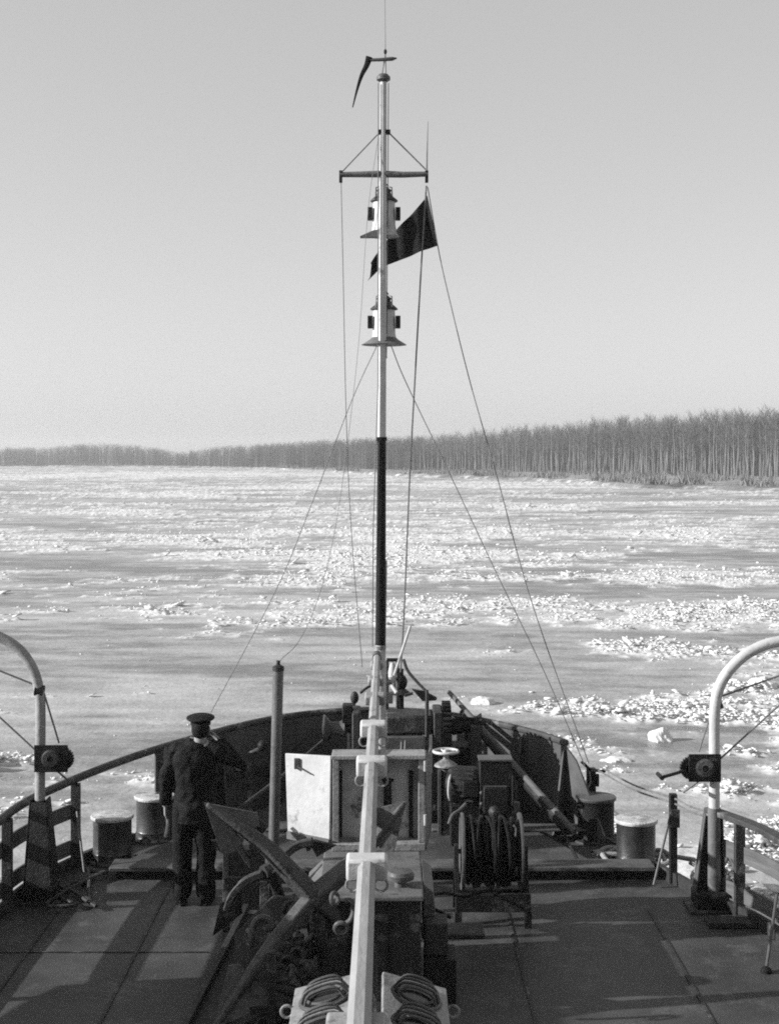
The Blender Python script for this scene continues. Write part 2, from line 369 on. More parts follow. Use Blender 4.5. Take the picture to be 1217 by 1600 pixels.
# ---------------------------------------------------------------- far bank, meadow
sh = [(-900, 727), (-330, 727), (0, 728), (200, 730), (400, 732), (520, 738), (640, 745), (800, 750), (900, 756), (1000, 763), (1217, 769), (1500, 776), (2300, 800)]
shore = []
for (a, b_), (c, d_) in zip(sh[:-1], sh[1:]):
    k = max(2, int(abs(c - a) / 8))
    for i in range(k): shore.append((a + (c - a) * i / k, b_ + (d_ - b_) * i / k))
shore.append(sh[-1])
SX = np.array([p[0] for p in shore]); SY = np.array([p[1] for p in shore])
SD = CH * F / (SY - HY) * (1 + .05 * (fbm(SX, SX * 0, 60, 4, 3) - .5))
TX = [-900, 0, 200, 430, 640, 900, 1217, 1500, 2300]; TD = [930, 905, 850, 690, 520, 420, 335, 315, 300]
def treeline(px): return np.interp(px, TX, TD)
offs = [(-2, -.25), (.5, .12), (2.5, .55), (7, .8), (16, .9)]
R_ = []; Rz = []
for o_, z_ in offs: R_.append(SD + o_); Rz.append(WATER + z_ + .3 * (fbm(SX, SX * 0 + o_ * 3, 9, 3, 13) - .5) * (z_ > .2))
R_.append(np.maximum(treeline(SX) - 4, SD + 20)); Rz.append(SX * 0 - .45)
R_.append(np.maximum(treeline(SX) + 400, SD + 60)); Rz.append(SX * 0 - .45)
R_.append(SX * 0 + 9000); Rz.append(SX * 0 - .5)
Yb = np.array(R_); Xb = (SX[None] - CX) * Yb / F; Zb = np.array(Rz)
bankm = mat('bank_grass_and_snow', .17, .9, .5, .12, .5, 1.5, .34, .50, spotscale=.16)
bank = grid_mesh('river_bank', Xb, Yb, Zb, bankm); tag(bank, 'low far bank of dry grass and snow patches', 'bank', kind='structure')

# scrub and reeds along the bank
def blades(name, P, H, W, m, k=1, lean=.25):
    n = len(P); a = rng.uniform(0, math.pi, n); u = np.stack([np.cos(a), np.sin(a), a * 0], -1) * W[:, None]
    tip = P + np.stack([rng.normal(0, lean, n) * H, rng.normal(0, lean, n) * H, H], -1)
    vs = np.stack([P - u, P + u, tip], 1).reshape(-1, 3)
    me = bpy.data.meshes.new(name); me.vertices.add(n * 3); me.vertices.foreach_set('co', vs.ravel().astype(np.float32))
    me.loops.add(n * 3); me.loops.foreach_set('vertex_index', np.arange(n * 3, dtype=np.int32)); me.polygons.add(n)
    me.polygons.foreach_set('loop_start', (np.arange(n) * 3).astype(np.int32)); me.polygons.foreach_set('loop_total', np.full(n, 3, np.int32)); me.update(calc_edges=True)
    me.materials.append(M[m]); o = bpy.data.objects.new(name, me); COL.objects.link(o); return o
n = 36000; px = rng.uniform(-150, 1400, n); t = rng.random(n) ** 1.6
sd_ = np.interp(px, SX, SD); td = treeline(px); dd = sd_ + 2 + t * (np.maximum(td - sd_, 12) - 2)
cl = fbm(px, dd * .6, 30, 4, 7); keep = rng.random(n) < np.clip((cl - .47) * 5, .02, .8); px, dd, cl = px[keep], dd[keep], cl[keep]
P = np.stack([(px - CX) * dd / F, dd, np.full(len(px), -.6)], -1)
tag(blades('riverside_scrub', P, rng.uniform(.3, 1.5, len(px)) * np.clip(cl * 2.1, .5, 1.6), rng.uniform(.06, .2, len(px)), 'reed', lean=.35), 'dry reeds and low scrub along the far bank', 'scrub', kind='stuff')

# ---------------------------------------------------------------- poplars
def tree_arrays(h, seed, limbs=34, twigs=6, wide=1.0, low=None):
    r = np.random.default_rng(seed); V3 = []; base = r.uniform(.12, .46) if low is None else low
    def seg(p, q, w0, w1):
        a = r.uniform(0, math.pi); t = q - p; u = np.cross(t, [math.cos(a), math.sin(a), .1]); u = u / (np.linalg.norm(u) + 1e-6)
        V3.append([p - u * w0, p + u * w0, q + u * w1]); V3.append([p - u * w0, q + u * w1, q - u * w1])
    for k in range(limbs):
        f = base + (1 - base) * (k / limbs) * .95; a = r.uniform(0, 2 * math.pi); L_ = h * (.19 - .12 * f) * r.uniform(.7, 1.3) * wide * 1.25
        p = np.array([0, 0, h * f]); up = r.uniform(1.0, 1.9); dr = np.array([math.cos(a), math.sin(a), up]); dr /= np.linalg.norm(dr)
        q = p + dr * L_; seg(p, q, .045, .02)
        for j in range(twigs):
            s = r.uniform(.25, 1.0); b = p + (q - p) * s; a2 = a + r.normal(0, .9)
            d2 = np.array([math.cos(a2), math.sin(a2), r.uniform(.8, 2.6)]); d2 /= np.linalg.norm(d2); e = b + d2 * r.uniform(.8, 2.0); seg(b, e, .024, .010)
    return np.array(V3)
def tri_mesh(name, T, m):
    T = T.reshape(-1, 3); n = len(T) // 3; me = bpy.data.meshes.new(name); me.vertices.add(n * 3); me.vertices.foreach_set('co', T.ravel().astype(np.float32))
    me.loops.add(n * 3); me.loops.foreach_set('vertex_index', np.arange(n * 3, dtype=np.int32)); me.polygons.add(n)
    me.polygons.foreach_set('loop_start', (np.arange(n) * 3).astype(np.int32)); me.polygons.foreach_set('loop_total', np.full(n, 3, np.int32)); me.update(calc_edges=True)
    me.materials.append(M[m]); return me
protos = []
for k in range(8):
    h = 16.0; r = random.Random(k); b = MB(); lean = (r.uniform(-1.1, 1.1), r.uniform(-1.1, 1.1))
    b.tube([(0, 0, -.6), (0, 0, 1), (lean[0] * .3, lean[1] * .3, 6), (lean[0] * .2, 0, 11), (0, 0, 15.6)], [.26, .20, .16, .10, .03], 6)
    tm = b.build('trunk', 'bark'); T = tree_arrays(h, 100 + k)
    cm = tri_mesh('crown', T, 'twig'); me = tm.data
    me.transform(Matrix.Translation(tm.location)); bpy.data.objects.remove(tm)
    protos.append((me, cm))
THX = [-400, 0, 60, 130, 200, 250, 280, 340, 430, 500, 600, 700, 800, 900, 1000, 1100, 1217, 1500]
THY = [697, 698, 699, 692, 693, 700, 706, 697, 692, 687, 683, 677, 669, 660, 653, 647, 640, 632]
def ztop(px, d): return EYE + (HY - np.interp(px, THX, THY)) * d / F
NT = 290
pxs = np.sort(650 + 590 * (np.linspace(0, 1, NT)) ** .8 + rng.normal(0, 1.5, NT))
for i, px in enumerate(pxs):
    d = float(treeline(px)) + rng.uniform(0, 14); x = (px - CX) * d / F; H = (float(ztop(px, d)) + .45) * rng.uniform(.74, 1.06); k = rng.integers(8)
    e = bpy.data.objects.new('poplar_tree', None); COL.objects.link(e); e.location = (x, d, -.45); e.rotation_euler = (rng.normal(0, .028), rng.normal(0, .028), rng.uniform(0, 6.28)); s = H / 16.6; wd_ = s * rng.uniform(.75, 1.35); e.scale = (wd_, wd_, s)
    tag(e, 'tall bare poplar in the dense row along the right part of the far bank', 'tree', 'bare poplars in the wood on the right bank')
    for nm, me in zip(('trunk', 'crown'), protos[k]):
        c = bpy.data.objects.new(nm, me); COL.objects.link(c); c.parent = e
# the wood behind and the far-off wood on the left: one mass
lib = [tree_arrays(16, 300 + k, 22, 4, 1.2, .04 if k % 2 else .2) for k in range(8)]
for l in lib: pass
def trunk_tris(): return np.array([[[-.17 + a, b, 0], [.17 + a, b, 0], [a, b, 15.5]] for a, b in ((0, 0), (1.3, .8), (-1.1, 1.5), (.6, -1.4))] + [[[0, -.17, 0], [0, .17, 0], [0, 0, 15.5]]])
out = []
def scatter(n, lo, hi, dmin, dmax, hs=1.0):
    for px in rng.uniform(lo, hi, n):
        d = float(treeline(px)) + rng.uniform(dmin, dmax); H = (float(ztop(px, d)) + .45) * rng.uniform(.80, 1.02) * hs; s = H / 16.6
        T = np.concatenate([lib[rng.integers(8)], trunk_tris()]); a = rng.uniform(0, 6.28); wd = max(s, .7) * np.clip(d / 450, .8, 1.9)
        x = T[..., 0] * math.cos(a) - T[..., 1] * math.sin(a); y = T[..., 0] * math.sin(a) + T[..., 1] * math.cos(a)
        out.append(np.stack([x * wd + (px - CX) * d / F, y * wd + d, T[..., 2] * s - .45], -1))
scatter(1300, 560, 1420, 8, 75, .96); scatter(1100, -160, 660, 0, 45); scatter(260, 400, 660, 0, 20)
T = np.concatenate(out); o = bpy.data.objects.new('distant_wood', tri_mesh('distant_wood', T, 'dtwig')); COL.objects.link(o)
tag(o, 'mass of bare winter woodland behind the poplars and along the left horizon', 'woodland', kind='stuff')
print('wood tris', len(T))

# ---------------------------------------------------------------- haze
hb = MB().bx(-1500, 1500, -60, 1700, WATER - 1.2, 24); hz = hb.build('haze', 'wire', flat=True); tag(hz, 'pale winter haze over the river', 'haze', kind='stuff')
hm = bpy.data.materials.new('haze_air'); hm.use_nodes = True; hn = hm.node_tree; hn.nodes.remove(hn.nodes['Principled BSDF'])
pv = hn.nodes.new('ShaderNodeVolumePrincipled'); pv.inputs['Color'].default_value = (.9, .9, .9, 1); pv.inputs['Density'].default_value = .00042; pv.inputs['Anisotropy'].default_value = .2
hn.links.new(pv.outputs[0], hn.nodes['Material Output'].inputs['Volume']); hz.data.materials.clear(); hz.data.materials.append(hm)


# ================================================================= THE SHIP
FD = .12                      # height of the raised foredeck boards
# rail lines (x, y) on both sides, stern to bow
LR = [(-3.52, 5), (-3.52, 10), (-3.48, 12.6), (-3.38, 13.55), (-3.12, 14.35), (-2.55, 15.45), (-1.66, 16.65), (-.95, 17.2), (-.25, 17.4)]
RR = [(3.45, 5), (3.45, 10), (3.31, 12.1), (2.92, 13.15), (2.72, 13.8), (1.95, 15.75), (1.22, 16.7), (.5, 17.25), (-.25, 17.4)]
Ls = smooth_path([V((a, b, 0)) for a, b in LR], 8); Rs = smooth_path([V((a, b, 0)) for a, b in RR], 8)
def side(S, y):
    for a, b in zip(S[:-1], S[1:]):
        if a.y <= y <= b.y and b.y > a.y: t = (y - a.y) / (b.y - a.y); return a.lerp(b, t)
    return S[-1].copy()
def sheer(y): return .85 + max(0, y - 14) * .045
# deck sheet
full = [p.copy() for p in Ls] + [p.copy() for p in reversed(Rs[:-1])]
b = MB(); ring = [V((p.x * 1.01, p.y + .02, 0)) for p in full] + [V((3.45, -10, 0)), V((-3.52, -10, 0))]
rows_ = []
ys = [-10, -5, 0, 5, 8, 10, 11, 12, 13, 14, 14.6, 15.2, 15.8, 16.3, 16.7, 17.0, 17.25, 17.38]
for y in ys:
    l = side(Ls, y) if y >= 5 else V((-3.52, y, 0)); r = side(Rs, y) if y >= 5 else V((3.45, y, 0))
    rows_.append([V((l.x + (r.x - l.x) * k / 12, y, 0)) for k in range(13)])
b.add([p for rr in rows_ for p in rr], [(i * 13 + k, i * 13 + k + 1, i * 13 + 14 + k, i * 13 + 13 + k) for i in range(len(ys) - 1) for k in range(12)])
tag(b.build('deck', 'deck'), 'dark grey painted steel deck of the ship', 'deck', kind='structure')
# raised foredeck boards with paler sill boards
def fore(y0, y1, z0, z1, inset=.35):
    m = MB(); L_ = []; R2 = []
    for i in range(9):
        y = y0 + (y1 - y0) * i / 8; L_.append(side(Ls, y).x + inset); R2.append(side(Rs, y).x - inset)
    m.add([(x, y0 + (y1 - y0) * i / 8, z) for z in (z0, z1) for i in range(9) for x in (L_[i], R2[i])],
          [(i * 2, i * 2 + 1, i * 2 + 3, i * 2 + 2) for i in range(8)] + [(18 + i * 2, 18 + i * 2 + 2, 18 + i * 2 + 3, 18 + i * 2 + 1) for i in range(8)] +
          [(0, 18, 19, 1), (16, 17, 35, 34)] + [(i * 2, i * 2 + 2, 20 + i * 2, 18 + i * 2) for i in range(8)] + [(i * 2 + 1, 19 + i * 2, 21 + i * 2, i * 2 + 3) for i in range(8)])
    return m
o = fore(14.12, 16.6, .004, FD, .62).build('raised_foredeck', 'deck', bevel=.008); tag(o, 'low raised foredeck platform around the windlass', 'platform', kind='structure')
MB().bx(-2.66, 2.52, 13.86, 14.115, .004, FD - .032).build('step_riser', 'black')  # black colour gives the shadow line below the overhanging board
tag(bpy.data.objects['step_riser'], 'riser painted black as the shadow line under the pale board step', 'step riser', kind='structure')
m = MB(); m.bx(-2.72, 2.58, 13.80, 14.11, FD - .03, FD + .012); m.bx(.45, 2.2, 15.15, 15.40, FD + .003, FD + .03); m.bx(-2.1, -.7, 15.15, 15.40, FD + .003, FD + .03)
o = m.build('foredeck_step', 'sill', bevel=.01); tag(o, 'pale board steps running across the deck in front of the windlass', 'step', kind='structure')
# weld seams and deck strips
m = MB()
for x, y0, y1 in ((-2.10, 9, 13.7), (1.06, 9, 13.7), (-3.0, 9, 12.9), (2.35, 9, 12.9), (-.9, 9, 13.7)): m.bx(x - .012, x + .012, y0, y1, .003, .010)
m.bx(-3.4, -1.5, 11.80, 11.82, .004, .008)
for x in (1.85, .75, -1.55): m.bx(x - .012, x + .012, 14.13, 16.4, FD + .002, FD + .008)
tag(m.build('deck_seam', 'iron'), 'thin raised weld seams between the deck plates', 'deck seam', kind='structure')
# hull below
m = MB(); H_ = []
for k, z in enumerate((0, -.7, -1.5, -2.2)):
    f = 1 - .03 * k
    H_.append([V((p.x * f * 1.015, p.y * 1.004 - .15 * k * (p.y > 14), z - .0)) for p in [V((-3.52, -10, 0))] + full + [V((3.45, -10, 0))]])
nn = len(H_[0]); m.add([p for h in H_ for p in h], [(i * nn + k, i * nn + k + 1, (i + 1) * nn + k + 1, (i + 1) * nn + k) for i in range(3) for k in range(nn - 1)])
ship = thing('ship_hull', (0, 5, 0), 'dark rounded bow of the river ship with a solid bulwark around the foredeck', 'ship')
m.build('side_plating', 'hull', ship)
def bulwark(S, y0, endcut):
    pts = [p for p in S if p.y >= y0]; pts = [side(S, y0)] + pts
    m = MB(); vs = []; fs = []
    for p in pts:
        zt = sheer(p.y)
        if endcut: zt = min(zt, .12 + max(0, (p.y - y0)) * 1.25) if p.y < y0 + .6 else zt
        inn = V((-.25, 12, 0)) - V((p.x, p.y, 0)); inn.normalize()
        for o_, z in ((0, -.02), (0, zt), (.03, zt), (.03, -.02)): vs.append(V((p.x, p.y, z)) + inn * o_)
    for i in range(len(pts) - 1):
        for k in range(4): a = i * 4 + k; c = i * 4 + (k + 1) % 4; fs.append((a, c, c + 4, a + 4))
    fs += [(0, 1, 2, 3)]; m.add(vs, fs); return m, pts
for S, y0, cut in ((Ls, 15.45, False), (Rs, 15.0, True)):
    m, pts = bulwark(S, y0, cut); m.build('bulwark_plate', 'bulwark', ship)
    lst = []
    y = y0 + (.75 if cut else .25)
    while y < 17.1:
        p = side(S, y); inn = (V((-.25, 12, 0)) - p).normalized(); h = sheer(y) - .05
        MB().prism([p + inn * .03 + V((0, 0, 0)), p + inn * .36, p + inn * .30 + V((0, 0, .1)), p + inn * .08 + V((0, 0, h)), p + inn * .03 + V((0, 0, h))], V((-inn.y, inn.x, 0)) * .02).build('bulwark_brace', 'bulwark', ship)
        y += .62
cap = [p + V((0, 0, sheer(p.y) + .02)) for p in [side(Ls, 15.32)] + [q for q in Ls if q.y > 15.34] + [q for q in reversed(Rs[:-1]) if q.y > 15.65]]
MB().tube(cap, .042, 10).build('cap_rail', 'rail', ship)
# inner longitudinal stringer on the port bulwark
MB().strip([side(Ls, y) + V((.06, -.05, .46)) for y in np.linspace(15.4, 17.1, 8)], .05, .05).build('stringer', 'iron', ship)
# low waterway coaming at deck edge
for S, y1 in ((Ls, 15.3), (Rs, 15.1)):
    MB().strip([V((p.x, p.y, .05)) for p in S if p.y < y1], .05, .12).build('coaming', 'iron', ship)

# railings ------------------------------------------------------------------
def railing(S, y1, posts, label, post_lean=None, toprange=None, toprail='tube'):
    root = thing('deck_railing', (side(S, 12).x, 12, 0), label, 'railing')
    tr = [V((p.x, p.y, sheer(p.y) + .02)) for p in S if toprange[0] <= p.y <= toprange[1]] + [side(S, toprange[1]) + V((0, 0, sheer(toprange[1]) + .02))]
    if toprail == 'tube': MB().tube(tr, .042, 12).build('top_rail', 'rail', root)
    else: MB().strip(tr, .12, .05).build('top_rail', 'rail', root, bevel=.008)
    for z in (.56, .20):
        MB().strip([V((p.x * 1.012, p.y, z)) for p in S if 7 < p.y < y1] + [side(S, y1) + V((0, 0, z))], .025, .15).build('rail_plank', 'wood', root, bevel=.004)
    for y in posts:
        p = side(S, y); MB().bx(p.x - .035 * (1), p.x + .055, y - .035, y + .035, 0, .84).build('rail_post', 'iron', root, bevel=.006)
    return root
lr = railing(Ls, 14.3, [8.5, 10.7, 12.88, 14.27], 'port side railing with round wooden top rail and two planks, left edge of the photo', toprange=(6, 15.3))
MB().tube([at(121, 1268, 14.1), V((-2.93, 13.72, .02))], .012, 8).build('stay_rod', 'steel', lr)
MB().lathe((-2.93, 13.72, 0), (0, 0, 1), [(.05, 0), (.05, .02), (.02, .04)], 12).build('rod_foot', 'iron', lr)
rr = railing(Rs, 13.1, [8.6, 10.6, 12.72], 'starboard railing with flat top rail and two pale sunlit planks, right edge of the photo', toprange=(6, 13.1), toprail='strip')
p = side(Rs, 13.75); post = MB().bx(p.x - .035, p.x + .035, p.y - .04, p.y + .04, 0, .86); post.build('rail_post', 'black', rr, bevel=.006)
MB().tube([p + V((-.02, -.02, .7)), V((2.52, 13.58, .03))], .013, 8).build('stay_rod', 'steel', rr)
MB().tube([at(1213, 1398, 11.9), at(1196, 1517, 11.35)], .013, 8).build('stay_rod', 'steel', rr)
MB().lathe(at(1196, 1520, 11.35), (0, 0, 1), [(.045, -.01), (.045, .03), (.02, .05)], 12).build('rod_foot', 'black', rr)
for dz in (0, -.05):
    a = at(935, 1197, 15.2) + V((0, 0, dz)); c = p + V((0, 0, .82 + dz)); e = side(Rs, 13.1) + V((0, 0, .85 + dz))
    MB().tube(smooth_path([a, a.lerp(c, .5) - V((0, 0, .04)), c, c.lerp(e, .5) - V((0, 0, .02)), e], 5), .010, 6).build('guard_wire', 'wire', rr)
MB().prism([p + V((-.03, -.06, .55)), p + V((.05, -.06, .55)), p + V((.05, -.06, .72)), p + V((-.03, -.06, .72))], V((0, .03, 0))).build('post_clamp', 'iron', rr)

# bollards -------------------------------------------------------------------
def bollard(px, py_lid, d, h, r, label, tall=0, m='bollard'):
    z0 = 0; c = V(((px - CX) * d / F, d, 0)); root = thing('mooring_bollard', c, label, 'bollard', 'round mooring bollards on both sides of the foredeck')
    MB().lathe(c, (0, 0, 1), [(r * 1.0, .02), (r * .95, .05), (r * .95, h * .18), (r * .97, h * .2), (r * .95, h * .22), (r * .95, h - .06), (r * 1.0, h - .035)], 40).build('drum', m, root)
    MB().lathe(c, (0, 0, 1), [(r * 1.04, h - .034), (r * 1.06, h - .028), (r * 1.06, h - .008), (r * 1.03, h), (r * .6, h + .010), (0, h + .012)], 40).build('lid', 'lid' if m == 'bollard' else 'steel', root)
    for k in range(8):
        a = k / 8 * 2 * math.pi + .3; MB().lathe(c + V((math.cos(a) * r * 1.16, math.sin(a) * r * 1.16, .026)), (0, 0, 1), [(.016, 0), (.016, .014), (.008, .018)], 6).build('base_bolt', 'black', root)
    MB().lathe(c, (0, 0, 1), [(r * 1.28, .002), (r * 1.26, .022), (r * 1.05, .028), (r * .9, .03)], 40).build('base_flange', 'iron', root)
    return root
bollard(176, 1278, 14.5, .47, .205, 'nearer of the two frosted bollards beside the port railing')
bollard(242, 1246, 15.35, .47, .205, 'farther frosted bollard beside the port railing, half hidden by the man')
bollard(993, 1289, 14.35, .47, .205, 'sunlit bollard with white lid and a rope at its foot, next to the starboard railing')
bollard(930.5, 1256, 15.3, .47, .205, 'dark bollard left of the sunlit one, below the small rigging post', m='black')
c = V(((993 - CX) * 14.35 / F, 14.35, .05)); m = MB()
pts = []
for i in range(90):
    a = -2.9 + i * .135; rr_ = .275 + .02 * math.sin(i * .5) + .0012 * i; pts.append(c + V((math.cos(a) * rr_, math.sin(a) * rr_, .012 * math.sin(i * .9) + .0005 * i)))
pts += [c + V((.45, .1, 0)), c + V((.6, -.15, .01)), c + V((.5, -.45, 0)), c + V((.72, -.75, 0)), c + V((.85, -.6, .02)), c + V((.7, -.4, .02))]
m.tube(smooth_path(pts, 2), .024, 8); o = m.build('mooring_rope', 'rope'); tag(o, 'pale rope coiled round the foot of the sunlit bollard', 'rope')
m = MB(); random.seed(4)
pts = [c + V((random.uniform(.35, .95), random.uniform(-1.15, .2), .03 + random.random() * .07 - .05)) for _ in range(16)]
m.tube(smooth_path(pts, 5), .018, 7); tag(m.build('tangled_rope', 'steel'), 'dark rope lying in a tangle between the sunlit bollard and the starboard railing', 'rope')
m = MB(); pts = [V((-3.15 + random.uniform(0, .5), 13.0 + random.uniform(-.4, 1.0), .035 + random.random() * .03)) for _ in range(14)]
m.tube(smooth_path(pts, 5), .018, 7); tag(m.build('loose_rope', 'iron'), 'dark loose rope on the deck at the foot of the port railing', 'rope')

# davits ----------------------------------------------------------------------
def davit(path, rad, foot, sgn, label, winch, gear_dx, low_dark):
    root = thing('boat_davit', foot, label, 'davit', 'curved boat davits on either side')
    P = smooth_path(path, 8); MB().tube(P, rad, 16).build('curved_arm', 'white' if low_dark else 'boom', root)
    if low_dark: MB().tube([V((path[0].x, foot.y, .03)), P[0]], rad * 1.15, 16).build('lower_tube', 'grey', root)
    # tapered socket of plates
    f = foot; t = V((path[0].x, f.y, .95 if not low_dark else .86)); s = MB(); MB().tube([V((path[0].x, f.y, .05)), path[0] + V((0, 0, .03))], rad * .99, 16).build('heel_tube', 'iron' if not low_dark else 'steel', root)
    for dx0, dx1 in ((-.145, -.075), (.145, .075)):
        yf = .0 if low_dark else -.12; s.prism([f + V((dx0, yf, 0)), f + V((dx0, .16, 0)), t + V((dx1, .08, 0)), t + V((dx1, yf * .5, 0))], V((.014, 0, 0)))
    s.build('side_web', 'steel' if low_dark else 'black', root, bevel=.003)
    s = MB(); s.prism([f + V((-.138, .02, 0)), f + V((.138, .02, 0)), t + V((.068, .02, -.02)), t + V((-.068, .02, -.02))], V((0, .014, 0))); s.build('back_web', 'black', root)
    if not low_dark: s = MB(); s.prism([f + V((-.13, -.115, 0)), f + V((.13, -.115, 0)), t + V((.066, -.055, -.03)), t + V((-.066, -.055, -.03))], V((0, .012, 0))); s.build('front_web', 'iron', root)
    MB().bx(f.x - .21, f.x + .21, f.y - .18, f.y + .2, .002, .03).build('foot_plate', 'iron', root, bevel=.004)
    MB().bx(f.x - .15, f.x + .15, f.y - .13, f.y + .15, .032, .17).build('foot_casting', 'black', root, bevel=.02)
    # winch
    a, c_ = winch; wx0, wx1 = min(a.x, c_.x), max(a.x, c_.x); z0, z1 = c_.z, a.z; yy = a.y
    w_ = MB(); w_.bx(wx0, wx1, yy - .10, yy - .085, z0, z1); w_.build('winch_plate', 'black', root, bevel=.004)
    cx_ = (wx0 + wx1) / 2; cz = (z0 + z1) / 2
    MB().bx(wx0 + .01, wx1 - .01, yy - .08, yy - .04, z0 + .02, z1 - .02).build('winch_body', 'black', root)
    MB().lathe((cx_, yy - .10, cz), (0, -1, 0), [(.085, 0), (.085, .012), (.07, .02), (.07, .03), (.03, .032), (.03, .01)], 28).build('drum_cover', 'iron', root)
    g = MB(); gx = cx_ + gear_dx
    g.lathe((gx, yy + .0, cz - .02), (0, -1, 0), [(.098, -.02), (.098, .02), (.05, .02), (.05, -.03)], 36)
    for k in range(24):
        an = k / 24 * 2 * math.pi; g.box((gx + math.cos(an) * .1, yy, cz - .02 + math.sin(an) * .1), (.014, .04, .014), Matrix.Rotation(-an, 3, 'Y'))
    g.build('gear_wheel', 'black', root)
    return root
dl = 13.2
path = [at(63, 1250, dl), at(63.5, 1180, dl), at(64, 1120, dl), at(62, 1080, dl), at(52, 1045, dl), at(33, 1017, dl), at(8, 999, dl), at(-25, 986, dl), at(-60, 982, dl), at(-95, 990, dl)]
L = davit(path, .047, V((at(65, 1250, dl).x, dl, 0)), -1, 'pale curved boat davit rising from a black socket at the left edge of the photo', (at(58, 1161, dl), at(110, 1203, dl)), .085, False)
MB().tube([at(60, 1072, dl), at(-60, 1024, dl)], .009, 6).build('tackle_wire', 'wire', L)
MB().tube([at(57, 1173, dl), at(-60, 1065, dl)], .009, 6).build('tackle_wire', 'wire', L)
MB().tube([at(68, 1078, dl), at(93, 1161, dl)], .009, 6).build('tackle_wire', 'wire', L)
MB().tube([at(88, 1203, dl), at(109, 1221, dl + .3)], .010, 6).build('tackle_wire', 'wire', L)
MB().tube([at(56, 1078, dl), at(69, 1080, dl)], .055, 14).build('clamp_band', 'black', L)
dr = 12.95
path = [at(1115, 1262, dr), at(1115.5, 1200, dr), at(1115, 1150, dr), at(1116, 1110, dr), at(1121, 1080, dr), at(1135, 1052, dr), at(1160, 1026, dr), at(1188, 1010, dr), at(1217, 1002, dr), at(1250, 998, dr), at(1290, 1004, dr)]
Rd = davit(path, .05, V((at(1109, 1262, dr).x, dr, 0)), 1, 'pale curved boat davit with crank winch on a grey tapered socket at the right edge', (at(1072, 1175, dr), at(1122, 1218, dr)), -.10, True)
MB().tube([at(1066, 1204, dr - .1), at(1060, 1207, dr - .12), at(1032, 1215, dr - .15)], .015, 8).build('crank_arm', 'black', Rd)
MB().tube([at(1034, 1216, dr - .25), at(1027, 1209, dr - .05)], .02, 8).build('crank_grip', 'black', Rd)
MB().tube([at(1126, 1088, dr), at(1290, 1030, dr)], .009, 6).build('tackle_wire', 'wire', Rd)
MB().tube([at(1124, 1186, dr), at(1290, 1035, dr)], .009, 6).build('tackle_wire', 'wire', Rd)
MB().tube([at(1107, 1125, dr), at(1091, 1175, dr)], .008, 6).build('tackle_wire', 'wire', Rd)
MB().tube([at(1094, 1218, dr), at(1067, 1238, dr + .2)], .010, 6).build('tackle_wire', 'wire', Rd)
MB().tube([at(1123, 1096, dr), at(1127, 1106, dr)], .02, 10).build('wire_eye', 'iron', Rd)
MB().box(at(1140, 1440, 12.5), (.42, .22, .05)).build('foot_shelf', 'iron', Rd, bevel=.005)

# mast --------------------------------------------------------------------------
dm = 15.45
mast = thing('signal_mast', V((at(594, 1010, dm).x, dm, FD)), 'tall white mast with a black lower section standing at the windlass', 'mast')
MB().tube([V((at(595, 1100, dm).x, dm, FD)), at(594.5, 1008, dm)], .057, 20).build('white_foot', 'white', mast)
MB().tube([at(594.5, 1010, dm), at(596.5, 684, dm)], [.057, .047], 20).build('black_section', 'mastblack', mast)
MB().tube([at(596.5, 685, dm), at(598, 400, dm), at(599, 124, dm)], [.046, .042, .035], 20).build('white_upper_section', 'white', mast)
MB().lathe(at(599, 125, dm), (0, 0, 1), [(.045, -.02), (.075, 0), (.075, .03), (.05, .06), (.01, .07)], 20).build('masthead_cap', 'steel', mast)
for dx in (-3, 4): MB().tube([at(599 + dx, 122, dm), at(602, 84, dm)], .007, 6).build('vane_rod', 'wire', mast)
MB().tube([at(602, 84, dm), at(602, 60, dm), at(601, -25, dm)], [.006, .004, .003], 6).build('lightning_rod', 'wire', mast)
MB().ball(at(602, 81, dm), (.018, .018, .03)).build('vane_knob', 'black', mast)
MB().tube([at(577, 94, dm), at(600, 93, dm), at(613, 92, dm), at(620, 91, dm)], [.017, .02, .022, .006], 8).build('vane_arm', 'steel', mast)
MB().tube(smooth_path([at(577, 89, dm), at(573, 102, dm), at(565, 118, dm), at(558, 140, dm), at(551, 168, dm)], 6), [(.04 - .034 * i / 24, .02 - .014 * i / 24) for i in range(25)], 8).build('windsock', 'flag', mast)
MB().tube([at(531, 273, dm), at(565, 272.5, dm), at(597, 272, dm), at(630, 273, dm), at(668, 272, dm)], [.028, .033, .038, .033, .028], 12).build('yard', 'grey', mast)
MB().tube([at(593, 207, dm), at(535, 268, dm)], .007, 6).build('yard_lift', 'wire', mast)
MB().tube([at(607, 207, dm), at(665, 265, dm)], .008, 6).build('yard_lift', 'wire', mast)
MB().bx(at(590, 205, dm).x, at(610, 205, dm).x, dm - .03, dm + .03, at(0, 210, dm).z, at(0, 203, dm).z).build('lift_band', 'black', mast, bevel=.005)
MB().tube([at(666.5, 285, dm), at(667, 240, dm), at(668.5, 190, dm)], [.012, .009, .003], 6).build('whip_antenna', 'wire', mast)
for px in (532.5, 666.5): MB().box(at(px, 276, dm), (.035, .05, .13)).build('yard_fitting', 'black', mast, bevel=.005)
for px, py in ((590.2, 500), (607, 480)): pass
MB().tube([at(591, 130, dm - .03), at(590.5, 600, dm - .05), at(583, 830, dm - .05), at(582, 1010, dm)], .006, 6).build('halyard', 'wire', mast)
MB().tube([at(607, 130, dm), at(606, 300, dm + .05), at(604, 560, dm + .05)], .005, 6).build('halyard', 'wire', mast)
MB().tube([at(603.5, 876, dm), at(601, 1012, dm)], .012, 8).build('side_conduit', 'white', mast)
